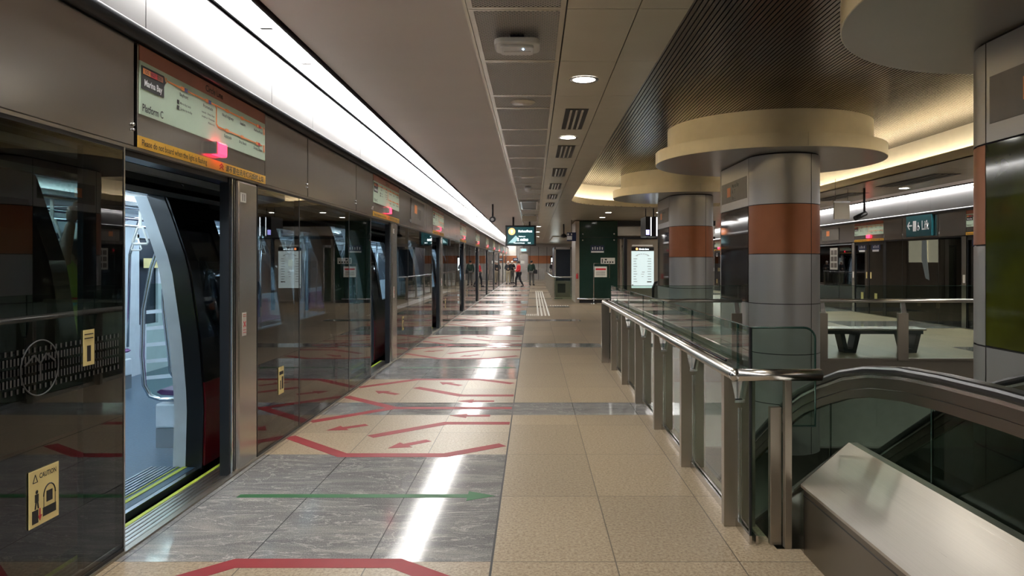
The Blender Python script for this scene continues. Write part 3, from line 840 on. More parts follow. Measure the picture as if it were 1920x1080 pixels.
# grab rails, straps, seats, screens for the bays that can be seen into
def seat_bank(y0, n, side):
    """side +1: near wall (platform side), -1: far wall"""
    xw = -2.76 if side > 0 else XF
    d = -1 if side > 0 else 1
    b = obj('seat_base', MB().box(xw, xw+d*.50, y0, y0+n*.46, .17, .38), 'train_white', tr, bevel=.015)
    obj('kick_plate', MB().box(xw, xw+d*.495, y0+.003, y0+n*.46-.003, .0, .17), 'steel', b)
    cs = MB(); bk_ = MB()
    for i in range(n):
        q = y0+i*.46
        prof = [(xw+d*.05, .43), (xw+d*.46, .455), (xw+d*.50, .48), (xw+d*.46, .505), (xw+d*.25, .485), (xw+d*.08, .50), (xw+d*.06, .56), (xw+d*.02, .85), (xw, .85), (xw, .43)]
        c_ = MB().prism([(p[0], p[1]) for p in prof], 'y', q+.012, q+.448)
        obj('seat_shell', c_, 'purple', b, bevel=.008)
    return b
seat_bank(6.16, 6, 1); seat_bank(6.16+P, 6, 1)
for k in (0, 1, 2): seat_bank(5.9+P*k, 7, -1)
def loop(pts, r, mat='chrome', name='grab_rail', n=10): return obj(name, MB().tube(pts, r, n), mat, tr)
def arc(c, r, a0, a1, n, fn):
    return [fn(c[0]+r*math.cos(a0+(a1-a0)*i/n), c[1]+r*math.sin(a0+(a1-a0)*i/n)) for i in range(n+1)]
for k in (0, 1, 2):
    yy = 6.10+P*k
    # draught screen frame: pole from the ceiling, bowed, curling under the glass
    pts = [(-3.00, yy, 2.27), (-3.12, yy, 1.95), (-3.26, yy, 1.55), (-3.33, yy, 1.2), (-3.34, yy, .8), (-3.32, yy, .55), (-3.27, yy, .46), (-3.18, yy, .43), (-2.8, yy, .43)]
    loop(pts, .019)
    ds = obj('draught_screen', MB().box(-3.30, -2.80, yy-.004, yy+.004, .46, 1.42), 'rail_glass', tr)
    wb = MB()
    for i, z in enumerate((.60, .74, .88, 1.02, 1.16)):
        wb.prism([(-3.3, z), (-3.05, z+.02), (-2.8, z+.06), (-2.8, z+.09), (-3.05, z+.055), (-3.3, z+.03)], 'y', yy-.007, yy-.005)
    obj('white_stripe', wb, 'train_white', ds)
    hp = [(-2.83, yy-.42, 1.42), (-2.90, yy-.40, 1.42), (-2.96, yy-.38, 1.38), (-2.97, yy-.36, 1.25), (-2.92, yy-.34, .72), (-2.88, yy-.34, .65), (-2.80, yy-.34, .65)]
    loop(hp, .016)
for x_ in (-3.3, -4.15, -5.0):
    loop([(x_, Y0T+.5, 2.05), (x_, 30, 2.05)], .017)
for yv in [4.9+P*k+o for k in (0, 1, 2) for o in (0, 2.1, 3.9)]:
    loop([(-4.15, yv, 0), (-4.15, yv, 2.28)], .018)
    loop([(-3.3, yv-.3, 2.05), (-3.5, yv-.3, 2.12), (-4.8, yv-.3, 2.12), (-5.0, yv-.3, 2.05)], .015)
    loop([(-5.1, yv+.5, 2.27), (-5.25, yv+.5, 1.7), (-5.28, yv+.5, .5)], .017)
def strap(x, y):
    s_ = obj('hanging_strap', MB().box(x-.012, x+.012, y-.004, y+.004, 1.88, 2.05), 'cream_white', tr)
    obj('handle', MB().tube([(x-.02, y, 1.89), (x+.02, y, 1.89), (x+.065, y, 1.77), (x+.055, y, 1.755), (x-.055, y, 1.755), (x-.065, y, 1.77)], .010, 8, closed=True), 'cream_white', s_)
for i in range(16):
    strap(-3.3, 3.6+.55*i+(.2 if i % 3 else 0)); strap(-5.0, 5.4+.6*i)
for k in (0, 1, 2):
    for o in (0, 1.0):
        q = 7.6+P*k+o
    st = MB().box(XF+.001, XF+.004, 7.9+P*k, 8.5+P*k, 1.52, 1.66).box(XF+.001, XF+.004, 10.3+P*k, 10.7+P*k, 1.52, 1.66)
    obj('yellow_notice', st, 'sticker', tr)
    obj('advert_panel', MB().box(XF+.005, XF+.02, 9.3+P*k, 9.8+P*k, 1.0, 1.5), 'train_white', tr)

# ------------------------------------------------------------------ columns with ceiling rings
def capsule(xf, r, y1, y2, grow=0, a0=0, n=16):
    """plan outline (counter-clockwise): near half circle, right side, far half circle, left side"""
    xc = xf+r; R_ = r+grow
    near = [(xc-R_*math.cos(PI*i/n), y1-R_*math.sin(PI*i/n)) for i in range(n+1)]
    far = [(xc+R_*math.cos(PI*i/n), y2+R_*math.sin(PI*i/n)) for i in range(n+1)]
    return near, far, xc, R_
CR = .544; XFC = 3.40
SEAM = [-1.31, -.55, .207, .968, 1.73, 2.49, 3.25]
def wall_course(mb, pts, z0, z1, th=.02):
    n = len(pts)
    vs = [(x, y, z0) for x, y in pts]+[(x, y, z1) for x, y in pts]
    mb.add(vs, [(i, i+1, n+i+1, n+i) for i in range(n-1)], True)
def column(y1, y2, label, ad, sign_txt, glab='clad columns on the platform'):
    t = thing('clad_column', label, 'column', (XFC+CR, (y1+y2)/2, -1.31), 0, glab)
    ox, oy, oz = t.location
    y1 -= oy; y2 -= oy; xf = -CR
    near, far, xc, R_ = capsule(xf, CR, y1, y2)
    c2, f2, _, _ = capsule(xf, CR, y1, y2, -.02)
    core = MB().prism(c2+f2, 'z', 0, 3.30-oz); obj('core', core, 'gap', t)
    for i, (z0, z1) in enumerate(zip(SEAM, SEAM[1:])):
        a, b = z0-oz+.006, z1-oz-.006
        mat = 'col_orange' if i == 4 else 'col_steel'
        h = len(near)//2
        g = .006/CR
        def arcp(cx, cy, s, a0, a1):
            return [(cx-s*R_*math.cos(a0+(a1-a0)*q/10), cy-s*R_*math.sin(a0+(a1-a0)*q/10)) for q in range(11)]
        mid = PI*.66
        for (cy, s) in ((y1, 1), (y2, -1)):
            for (a0, a1) in ((g, mid-g), (mid+g, PI-g)):
                if s < 0: a0, a1 = PI-a1, PI-a0
                m = MB(); wall_course(m, arcp(xc, cy, s, a0, a1), a, b)
                obj('curved_panel', m, mat, t)
        for s in (-1, 1):
            if s < 0 and i in (3, 4): continue
            m = MB(); x = xc+s*CR
            pts = [(x, y2-.006), (x, y1+.006)] if s < 0 else [(x, y1+.006), (x, y2-.006)]
            wall_course(m, pts, a, b); obj('flat_panel', m, mat if i != 4 or s > 0 else 'col_steel', t)
    # advertising panel and sign on the flat side
    x = xc-CR
    ad_o = obj('advert_panel', MB().box(x-.006, x+.01, y1+.012, y2-.012, .968-oz+.01, 2.49-oz-.01), ad, t)
    sp = obj('sign_panel', MB().box(x-.004, x+.004, y1+.09, y2-.05, 2.63-oz, 2.98-oz), 'sign_bronze', t)
    U_ = Vector((0, -1, 0))
    q0 = y2-.18
    obj('orange_square', MB().box(x-.008, x-.004, y2-.62, y2-.42, 2.73-oz, 2.89-oz), 'orange', sp)
    add_text(sp, sign_txt, .09, (x-.006, y2-.72, 2.87-oz), U_, V, 'ink')
    add_text(sp, 'A   T', .09, (x-.006, y2-.72, 2.77-oz), U_, V, 'ink')
    add_text(sp, 'Stn.  L', .08, (x-.006, y2-.72, 2.67-oz), U_, V, 'ink')
    return t
def ring(yc, label):
    t = thing('ceiling_ring', label, 'ceiling ring', (HOLE_C, yc, 3.27), 0, 'cream rings round the column heads')
    z = 0
    low = MB().lathe([(1.845, .0), (1.85, .004), (1.85, .2), (1.6, .204)], n=96); obj('lower_ring', low, 'cream', t, sharp=True)
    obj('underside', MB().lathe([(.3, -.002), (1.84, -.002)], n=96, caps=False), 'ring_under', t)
    obj('upper_drum', MB().lathe([(1.642, .2), (1.645, .203), (1.645, ZS-3.27-.002), (1.5, ZS-3.27-.001)], n=96), 'cream', t, sharp=True)
    obj('seam', MB().box(-.002, .002, -1.853, -1.849, .005, .2).box(1.849, 1.853, -.002, .002, .005, .2).box(-1.853, -1.849, -.002, .002, .005, .2), 'steel_dark', t)
    return t
CY = [(3.60, 5.37, 4.5), (11.29, 12.93, 12.10), (17.9, 19.5, 18.7)]
CL = ['nearest grey column at the right edge with an olive green panel', 'middle grey column with copper band standing behind the glass railing', 'farthest grey column with copper band next to the lit map']
CA = ['ad_green', 'ad_dark', 'ad_dark']
RL = ['nearest cream ceiling ring cut by the top right corner', 'large cream ceiling ring around the head of the middle column', 'smaller looking cream ceiling ring over the farthest column']
for i in range(3):
    column(CY[i][0], CY[i][1], CL[i], CA[i], 'Marina Bay')
    ring(CY[i][2], RL[i])

# ------------------------------------------------------------------ glass railing beside the escalator
def fin_mesh():
    pts = [(1.155, 0), (1.345, 0), (1.345, .93), (1.312, .93), (1.28, .765), (1.225, .765), (1.192, .93), (1.155, .95)]
    return MB().prism([(x-1.25, z) for x, z in pts], 'y', -.03, .03)
rl = thing('glass_railing', 'long glass railing with round steel handrail and bronze posts beside the escalator', 'railing', (1.25, 4.05, 0))
fx = [4.36+1.252*k for k in range(7)]
for i, q in enumerate(fx):
    f = obj('railing_post', fin_mesh(), 'steel_dark', rl, (0, q-4.05, 0), bevel=.003)
    obj('clamp', MB().box(-.03, .03, -.035, .035, .75, .765).box(-.012, -.006, -.034, .034, .01, .72).box(.012, .006, -.034, .034, .01, .72), 'chrome', f)
ends = [4.12]+[q+.626 for q in fx[:-1]]+[11.55]
ends = [4.10]+fx[1:-1]+[11.55]
ends = [4.10, 4.36]+fx[1:6]+[11.44]
for a, b in zip(ends, ends[1:]):
    g = obj('glass_pane', MB().box(-.006, .006, a+.006-4.05, b-.006-4.05, .03, 1.225), 'rail_glass', rl)
    obj('pane_edge', MB().box(-.0065, .0065, a+.0065-4.05, b-.0065-4.05, 1.2255, 1.229).box(-.007, .007, a+.004-4.05, a+.008-4.05, .03, 1.225), 'glass_edge', g)
obj('handrail', MB().tube([(-.12, -.05, .97), (-.12, 7.4, .97)], .034, 16), 'steel_h', rl)
obj('handrail', MB().tube([(-.12, -.05, .97), (.36, -.05, .97)], .034, 16), 'steel', rl)
obj('handrail_elbow', MB().ball((-.12, -.05, .97), .036, .036, .036), 'steel', rl)
ln_ = MB().tube([(-.05, .4, .99), (-.05, 7.38, .99)], .008, 6); obj('guide_wire', ln_, 'black', rl)
obj('bottom_channel', MB().box(-.025, -.012, 0, 7.4, 0, .05).box(.012, .025, 0, 7.4, 0, .05), 'steel', rl)
rp = [(.0, .03), (.19, .03), (.19, .66), (.37, .66), (.37, 1.16)]+[(.37-.065+.065*math.cos(a*PI/12), 1.16+.065*math.sin(a*PI/12)) for a in range(1, 7)]+[(.0, 1.225)]
obj('return_pane', MB().prism(rp, 'y', .05, .062), 'rail_glass', rl)
obj('pane_edge', MB().tube([(p[0], .056, p[1]) for p in rp[1:]], .006, 6), 'glass_edge', rl)
obj('corner_strip', MB().box(-.012, .0, .045, .057, .0, 1.228), 'black', rl)
obj('end_post', MB().box(.09, .155, -.01, .03, 0, .78), 'steel_dark', rl, bevel=.003)
obj('end_stanchion', MB().box(.155, .195, -.06, -.02, 0, .945), 'steel_dark', rl, bevel=.003)
obj('end_newel', MB().box(-.16, -.04, 7.34, 7.4, 0, .94), 'header', rl)

def cross_railing(x0, x1, posts, label):
    t = thing('cross_railing', label, 'railing', (x0, 11.56, 0), 0, 'railings across the far end of the escalator opening')
    obj('handrail', MB().tube([(.02, -.1, .985), (x1-x0-.02, -.1, .985)], .03, 14), 'steel_h', t)
    obj('glass_pane', MB().box(0, x1-x0, 0, .012, .03, 1.22), 'rail_glass', t)
    obj('pane_edge', MB().box(0, x1-x0, -.001, .013, 1.22, 1.226), 'glass_edge', t)
    obj('bottom_channel', MB().box(0, x1-x0, -.02, .03, 0.016, .05), 'steel_dark', t)
    for p in posts:
        q = obj('railing_post', MB().box(p-x0-.085, p-x0+.085, -.05, -.01, .016, .78), 'steel_dark', t, bevel=.003)
        obj('bracket', MB().prism([(p-x0-.03, .78), (p-x0+.05, .78), (p-x0+.02, .97), (p-x0-.045, .97)], 'y', -.06, -.035), 'chrome', q)
    return t
cross_railing(1.27, 3.36, [3.28], 'short glass cross railing with dark handrail left of the middle column')
cross_railing(4.56, 7.3, [4.66, 5.96, 7.2], 'glass cross railing with steel handrail right of the middle column')

# ------------------------------------------------------------------ escalator
ES = thing('escalator', 'escalator going down beside the railing, black handrail over glass side', 'escalator', (2.37, 3.9, 0))
ex, ey = 2.37, 3.9
HPATH = [(-4.5, 1.125), (0, 1.125), (2.2, 1.125), (2.7, 1.125), (3.1, 1.115), (3.45, 1.095), (3.8, 1.05), (4.1, .985), (4.45, .875), (4.75, .765), (4.98, .655), (5.73, .215), (7.5, -.85), (14.5, -5.05)]
def hz(y):
    for (a, za), (b, zb) in zip(HPATH, HPATH[1:]):
        if a <= y <= b: return za+(zb-za)*(y-a)/(b-a)
    return HPATH[-1][1]
def belt(x, w, top, bot, mb, ys_=None):
    """rectangular section following the handrail path, heights relative to it"""
    pth = HPATH; n = len(pth); vs = []
    for i, (y, z) in enumerate(pth):
        a = pth[max(0, i-1)]; b = pth[min(n-1, i+1)]
        d = Vector((b[0]-a[0], b[1]-a[1])).normalized(); nn = Vector((-d.y, d.x))
        for (dx, o) in ((-w/2, top), (w/2, top), (w/2, bot), (-w/2, bot)):
            vs.append((x-ex+dx, y+nn.x*o-ey, z+nn.y*o))
    fs = []
    for i in range(n-1):
        for k in range(4): fs.append((4*i+k, 4*i+(k+1) % 4, 4*i+4+(k+1) % 4, 4*i+4+k))
    fs += [(0, 3, 2, 1), tuple(4*(n-1)+k for k in range(4))]
    return mb.add(vs, fs)
def deckz(y): return .61 if y <= 3.93 else .61-(y-3.93)*.6
for x, s in ((1.79, -1), (2.95, 1)):
    hb = belt(x, .085, 0, -.045, MB()); h = obj('handrail_belt', hb, 'rubber', ES, bevel=.015)
    obj('belt_guide', belt(x, .05, -.046, -.062, MB()), 'chrome', ES)
    obj('top_trim', belt(x, .035, -.062, -.115, MB()), 'steel_side', ES)
    obj('top_trim', belt(x, .028, -.119, -.165, MB()), 'steel_side', ES)
    cuts = [-4.5, -1.5, 0.6, 2.1, 3.2, 4.3, 5.9, 8.0, 10.2, 12.4, 14.5]
    for a, b in zip(cuts, cuts[1:]):
        m = MB(); q = [a+.004]+[p[0] for p in HPATH if a < p[0] < b]+([3.93] if a < 3.93 < b else [])+[b-.004]; q = sorted(q)
        pts = [(y-ey, hz(y)-.15) for y in q]+[(y-ey, deckz(y)-.02) for y in reversed(q)]
        m.prism(pts, 'x', x-ex-.006, x-ex+.006); obj('glass_side', m, 'glass_bal', ES)
        obj('glass_joint', MB().add([(x-ex-.007, a-ey, hz(a)-.16), (x-ex-.007, a-ey+.006, hz(a)-.16), (x-ex-.007, a-ey+.006, deckz(a)), (x-ex-.007, a-ey, deckz(a))], [(0, 1, 2, 3)]), 'glass_edge', ES)
# outer fairing next to the walkway
sec = [(1.47, .38), (1.735, .61), (1.78, .61), (1.78, .0), (1.49, .0), (1.49, .365), (1.47, .365)]
def loft(mb, stations):
    n = len(sec); vs = []
    for (y, dz, bot) in stations:
        for (x, z) in sec: vs.append((x-ex, y-ey, (z if z > 0 else bot)+dz))
    fs = [(i*n+k, (i+1)*n+k, (i+1)*n+(k+1) % n, i*n+(k+1) % n) for i in range(len(stations)-1) for k in range(n)]
    fs += [tuple(range(n)), tuple((len(stations)-1)*n+k for k in range(n-1, -1, -1))]
    return mb.add(vs, fs)
ff = obj('side_fairing', loft(MB(), [(-4.5, 0, 0), (3.93, 0, 0)]), 'steel_h', ES)
ff2 = obj('side_fairing', loft(MB(), [(3.934, 0, -.35), (14.5, -6.34, -.35)]), 'header', ES)
obj('kick_panel', MB().box(1.487-ex, 1.4895-ex, -4.5-ey, 2.55-ey, .0, .36), 'steel_side', ES)
obj('kick_panel', MB().box(1.487-ex, 1.4895-ex, 2.556-ey, 3.93-ey, .0, .36), 'steel_side', ES)
obj('fairing_seam', MB().box(1.484-ex, 1.488-ex, -4.5-ey, 3.93-ey, .318, .324), 'black', ES)
# inner skirts, steps, landing plate
for x in (1.86, 2.88):
    q = [-4.5, 3.0, 3.6, 4.0, 14.5]
    def sz(y): return .0 if y <= 3.4 else -(y-3.4)*.6
    pts = [(y-ey, sz(y)+.20) for y in (-4.5, 3.4, 14.5)]+[(y-ey, sz(y)-.15) for y in (14.5, 3.4, -4.5)]
    m = MB().prism(pts, 'x', x-ex-.01, x-ex+.01); obj('skirt', m, 'steel_h', ES)
obj('landing_plate', MB().box(1.87-ex, 2.87-ex, -4.5-ey, 2.9-ey, -.05, .003), 'steel_h', ES)
obj('comb', MB().box(1.87-ex, 2.87-ex, 2.9-ey, 3.05-ey, -.03, .004), 'yellow', ES)
for i in range(26):
    a = 3.06+.4*i; z = -.0 if i < 1 else -.225*(i-.5)
    if z < -5.3: break
    st = obj('step', MB().box(1.875-ex, 2.865-ex, a-ey, a+.4-ey, z-.22, z), 'comb', ES)
    obj('yellow_edge', MB().box(1.875-ex, 2.865-ex, a+.37-ey, a+.4-ey, z+.001, z+.003), 'yellow', st)
obj('right_fairing', MB().prism([(-4.5-ey, .61), (3.93-ey, .61), (14.5-ey, -5.73), (14.5-ey, -6.1), (3.93-ey, -.35), (-4.5-ey, -.1)], 'x', 2.96-ex, 3.2-ex), 'steel_h', ES)
# truss underside
obj('truss_cladding', MB().prism([(2.0-ey, -.06), (3.4-ey, -.25), (14.5-ey, -6.9), (14.5-ey, -7.3), (3.4-ey, -1.1), (2.0-ey, -.6)], 'x', 1.50-ex, 3.19-ex), 'grey_wall', ES)

# ------------------------------------------------------------------ right-hand screen doors
RD = ['right platform door level with the viewer', 'right platform door hidden behind the nearest column', 'right platform door just left of the nearest column', 'right platform door left of the teal Lift sign']+['right platform door, %s one behind the middle column' % q for q in ('first', 'second', 'third', 'fourth', 'fifth', 'farthest')]
def right_bays():
    signs0 = 15.25
    for k in range(-2, 8):
        y0 = signs0+P*k; y1 = y0+1.93; yc = (y0+y1)/2
        q = copy_tree(rs_full, (XR, y1, 2.255), 'route map sign over the '+RD[k+2], 'route map signs over the right doors', rz=PI)
        for i, (a, b) in enumerate(((1.93, 3.1), (3.1, 4.9), (4.9, 5.97))):
            header_panel(y0+a, y0+b, XR, -1, '%s steel header panel beyond the %s' % (('first', 'second', 'third')[i], RD[k+2]), 'header panels over the right screen doors')
        # closed pair of door leaves with posts
        d = thing('platform_door', 'closed glass '+RD[k+2], 'platform door', (XR, yc, 0), 0, 'closed doors of the right platform')
        for s in (-1, 1):
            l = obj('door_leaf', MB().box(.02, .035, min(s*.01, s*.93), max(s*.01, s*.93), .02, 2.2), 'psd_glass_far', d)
            obj('leaf_frame', MB().box(.01, .04, min(s*.01, s*.03), max(s*.01, s*.03), .0, 2.2).box(.01, .04, min(s*.91, s*.93), max(s*.91, s*.93), .0, 2.2).box(.01, .04, min(s*.03, s*.91), max(s*.03, s*.91), 2.14, 2.2), 'black', l)
            obj('blue_sticker', MB().box(.012, .019, s*.45-.28, s*.45+.28, 1.98, 2.16), 'navy_sign', l)
            ps = MB()
            for j in range(4): ps.box(.008, .011, s*.45-.18+.1*j, s*.45-.15+.1*j, 2.04, 2.12-.02*(j % 2))
            ps.box(.008, .011, s*.45-.2, s*.45+.2, 1.93, 1.99); obj('pictogram', ps, 'white', l)
            obj('yellow_sticker', MB().box(.012, .019, s*.45-.08, s*.45+.08, .42, .66), 'sticker', l)
            obj('grip_label', MB().box(.008, .013, s*.14-.035, s*.14+.035, 1.1, 1.3), 'sticker', l)
        p = obj('door_post', MB().box(0, .1, .96, 1.14, 0, 2.235), 'steel', d); obj('notice', MB().box(-.003, 0, 1.0, 1.09, 1.1, 1.3), 'cream_white', p)
        obj('door_post', MB().box(0, .1, -1.1, -.96, 0, 2.235), 'black', d)
        segs = [(y0+2.12, y0+3.1), (y0+3.1, y0+4.9), (y0+4.9, y0+5.97-.15)]
        for i, (a, b) in enumerate(segs):
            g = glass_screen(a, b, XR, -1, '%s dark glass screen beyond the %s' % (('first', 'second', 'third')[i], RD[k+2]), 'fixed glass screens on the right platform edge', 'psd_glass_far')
            L = (b-a)/2
            obj('mid_rail', MB().box(.02, .06, -L, L, 1.08, 1.13), 'black', g)
right_bays()
struct('trim_11', MB().box(XR+.04, XR+.16, YB, YE, 2.2, 2.9), 'black')
struct('baseboard_right', MB().box(XR-.012, XR+.03, YB, YE, 0, .012), 'steel_dark')
ls = thing('lift_sign', 'teal sign with white arrow and the word Lift on the right platform header', 'sign', (XR-.04, 19.8, 2.30))
obj('sign_board', MB().box(-.03, .03, -1.25, 0, 0, .56), 'teal_sign', ls)
UR = Vector((0, -1, 0))
add_text(ls, 'Lift', .34, (-.032, -.78, .17), UR, V, 'white', sx=.8, bold=.02)
ic = MB(); bar(ic, [(-.30, .30), (-.10, .30)], .035, -.033); bar(ic, [(-.18, .40), (-.08, .30), (-.18, .20)], .035, -.033)
obj('arrow', ic, 'white', ls)
obj('lift_icon', MB().box(-.034, -.031, -.52, -.36, .14, .42), 'white', ls)
obj('wheelchair_icon', MB().tube([(-.033, -.62+.05*math.cos(a*PI/6), .22+.06*math.sin(a*PI/6)) for a in range(12)], .008, 6, closed=True).box(-.034, -.031, -.63, -.61, .26, .38), 'white', ls)
np_ = thing('notice_poster', 'white printed notice stuck on the right platform glass', 'poster', (XR-.013, 24.9, 0))
obj('paper', MB().box(-.002, 0, -.5, .12, 1.35, 2.1), 'cream_white', np_)
pm = MB()
for i in range(3):
    for j in range(2): pm.box(-.004, -.002, -.45+.27*j, -.23+.27*j, 1.42+.22*i, 1.58+.22*i)
obj('print_block', pm, 'sign_bronze', np_)
tp = thing('tunnel_poster', 'lit pale poster with a white curved figure behind the right platform glass', 'poster', (13.6, 24.2, 1.0))
obj('backlit_panel', MB().box(.0, .05, -.2, 1.7, .6, 1.5), emit('lit_poster', (1, .86, .6), .9), tp)
obj('white_curve', MB().prism([(.3, .0), (.5, .05), (.75, .7), (.72, 1.5), (.45, 1.5), (.42, .7)], 'x', -.05, -.02), emit('pale_poster', (.8, .8, .75), .4), tp)
gwp = thing('wayfinding_plate', 'grey wayfinding plate with orange square on the right platform header', 'sign', (XR-.016, 24.3, 2.36))
obj('plate', MB().box(-.006, 0, .0, 1.4, 0, .42), 'sign_bronze', gwp)
obj('orange_square', MB().box(-.01, -.006, .75, 1.0, .16, .34), 'orange', gwp)

# ------------------------------------------------------------------ bench behind the cross railing
bn = thing('bench', 'long dark bench with V shaped legs behind the cross railing', 'bench', (5.85, 12.75, 0))
obj('seat', MB().box(-1.05, 1.05, -.22, .22, .40, .44), 'header', bn, bevel=.01)
obj('seat_rail', MB().box(-1.0, 1.0, -.2, -.16, .34, .40).box(-1.0, 1.0, .16, .2, .34, .40), 'black', bn)
for x in (-.25, .82):
    v = MB().prism([(x-.18, .34), (x-.10, 0), (x+.10, 0), (x+.18, .34), (x+.10, .34), (x+.04, .07), (x-.04, .07), (x-.10, .34)], 'y', -.13, .13)
    obj('leg', v, 'black', bn, bevel=.004)

# ------------------------------------------------------------------ ceiling fittings
ap = thing('wifi_access_point', 'white rounded wireless access point with blue light under the perforated strip', 'access point', (-.118, 5.25, 3.17))
def rbox(w, h, r, n=6):
    o = []
    for cx_, cy_, a0 in ((w-r, h-r, 0), (-w+r, h-r, PI/2), (-w+r, -h+r, PI), (w-r, -h+r, 1.5*PI)):
        o += [(cx_+r*math.cos(a0+PI/2*i/n), cy_+r*math.sin(a0+PI/2*i/n)) for i in range(n+1)]
    return o
obj('housing', MB().prism(rbox(.165, .14, .06), 'z', 0, .045), 'wifi', ap, bevel=.012)
obj('base_frame', MB().prism(rbox(.12, .10, .03), 'z', -.022, .0), 'wifi', ap, bevel=.006)
obj('groove', MB().prism(rbox(.10, .012, .01), 'z', -.024, -.0225), 'steel_dark', ap)
obj('status_light', MB().ball((.045, -.06, -.024), .006, .006, .004), 'led', ap)
obj('mounting', MB().box(-.05, .05, -.04, .04, .045, .089), 'black', ap)
def speaker(y, lab):
    t = thing('ceiling_speaker', lab, 'speaker', (-.11, y, 3.25), 0, 'round speakers in the perforated strip')
    obj('grille', MB().lathe([(.001, -.006), (.11, -.004), (.13, .008)], n=32, caps=False), 'tile', t)
speaker(7.41, 'nearest round cream speaker in the perforated ceiling strip'); speaker(13.9, 'farther round cream speaker in the perforated ceiling strip')
sc = thing('smoke_detector', 'small white smoke detector hanging under the perforated strip', 'detector', (-.12, 15.6, 3.16))
obj('head', MB().lathe([(.001, -.03), (.05, -.02), (.07, .03), (.07, .09)], n=24), 'white', sc)
DG = 'round recessed ceiling downlights'
def downlight(x, y, z=ZC, lab='', r=.115):
    t = thing('downlight', lab, 'ceiling light', (x, y, z), 0, DG)
    obj('trim_ring', MB().lathe([(r-.012, -.006), (r+.012, -.008), (r+.018, -.001)], n=32, caps=False), 'header', t)
    obj('lens', MB().lathe([(.001, -.003), (r-.012, -.003)], n=32, caps=False), 'down', t)
    sd = bpy.data.lights.new('downlight_beam', 'SPOT'); sd.energy = SPOT; sd.spot_size = math.radians(130); sd.spot_blend = 1; sd.shadow_soft_size = .09; sd.color = (1, .95, .86)
    so = bpy.data.objects.new('downlight_beam', sd); C.objects.link(so); so.parent = t; so.location = (0, 0, -.02)
    return t
downlight(.46, 6.485, lab='nearest round downlight, right of the access point')
downlight(.46, 9.5, lab='second downlight between two air vents')
for i, (x, y, l) in enumerate(((2.5, 23.8, 'right downlight of the pair before the green lift wall'), (2.55, 26.4, 'far downlight just before the green lift wall'), (.25, 33, 'left downlight far over the walkway'), (.25, 39, 'far small downlight over the walkway near the end'),
      (4.2, 23.8, 'downlight over the lit map board'), (.3, 46, 'smallest far downlight near the end wall'), (2.4, 46, 'far downlight right of the escalator portal'), (5.6, 26, 'downlight right of the lit map board'),
      (.46, 3.4, 'unseen fill downlight added just above and ahead of the viewer'), (.46, .4, 'downlight overhead behind the view'), (.46, -3, 'unseen fill downlight added far behind the viewer'),  # this row is out of view, added as fill for the walkway
      (8.3, 4, 'near fill downlight added over the right platform'), (8.3, 10, 'fill downlight added over the right platform by the bench'), (8.3, 16, 'fill downlight added over the right platform beyond the bench'), (8.3, 23, 'farther fill downlight added over the right platform'))):  # extra lamps added to fill the dim right platform
    downlight(x, y, lab=l)
def vent(y, lab):
    t = thing('air_vent', lab, 'air vent', (.475, y+.61, 3.26), 0, 'slotted air vents beside the perforated strip')
    obj('back', MB().box(-.125, .125, -.59, .59, -.004, -.0005), 'gap', t)
    for i in range(3):
        x = -.062+.062*i
        obj('blade', MB().box(x-.013, x+.013, -.57, .57, -.012, -.005), 'steel', t)
for y, n in ((7.7, 'nearest'), (10.12, 'second'), (12.58, 'third'), (15.0, 'fourth'), (17.46, 'fifth'), (19.9, 'farthest')): vent(y, n+' slotted air vent in the cream ceiling tiles')
vf = thing('ceiling_hatch', 'square framed hatch in the ceiling strip far ahead', 'hatch', (-.12, 20.6, 3.255))
obj('frame', MB().box(-.24, -.2, -1.4, 1.4, -.03, .0).box(.2, .24, -1.4, 1.4, -.03, .0).box(-.2, .2, -1.4, -1.3, -.03, 0).box(-.2, .2, 1.3, 1.4, -.03, 0), 'chrome', vf)
obj('panel', MB().box(-.2, .2, -1.3, 1.3, -.008, -.001), 'black', vf)
bx = thing('hanging_light_box', 'pale cream blank box sign hanging under the ceiling before the display', 'sign', (-.15, 25, 3.04))
obj('box', MB().box(-.25, .27, -.06, .06, 0, .19), 'tile', bx, bevel=.006)
obj('hanger', MB().box(-.2, -.18, -.01, .01, .19, .219).box(.2, .22, -.01, .01, .19, .219), 'black', bx)
cc = thing('pole_camera', 'black camera hanging on a short pole from the left ceiling', 'camera', (-1.29, 22.7, 2.93))
obj('pole', MB().tube([(0, 0, .06), (0, 0, .519)], .028, 10), 'black', cc)
obj('camera_body', MB().tube([(0, -.2, .02), (0, .12, .05)], .095, 14), 'black', cc)
obj('lens', MB().tube([(0, -.215, .018), (0, -.2, .02)], .05, 12), 'chrome', cc)

# train arrival display
dp = thing('arrival_display', 'black hanging arrival screen showing HarbourFront in 2 mins', 'display', (-.51, 29, 2.27))
obj('housing', MB().box(-.62, .62, -.07, .09, 0, .83), 'black', dp, bevel=.01)
scn = obj('screen', MB().box(-.54, .54, -.074, -.071, .06, .76), 'screen', dp)
for x in (-.3, .36): obj('hanger', MB().box(x-.035, x+.035, -.01, .05, .83, .985 if x > 0 else 1.17), 'black', dp)
UX = Vector((1, 0, 0))
add_text(scn, 'HarbourFront', .135, (-.10, -.077, .55), UX, V, 'screen_text', sx=.72, bold=.02)
add_text(scn, '2 mins', .17, (-.15, -.077, .20), UX, V, 'screen_text', bold=.03)
add_text(scn, 'Platform A', .06, (-.08, -.077, .36), UX, V, 'screen_text')
add_text(scn, 'Please mind the gap        12:42', .055, (-.28, -.077, .1), UX, V, 'screen_text')
dd_ = MB(); dd_.add([(-.36+.14*math.cos(a*PI/12), -.0765, .58+.14*math.sin(a*PI/12)) for a in range(24)], [tuple(range(24))]); obj('orange_disc', dd_, 'screen_orange', scn)
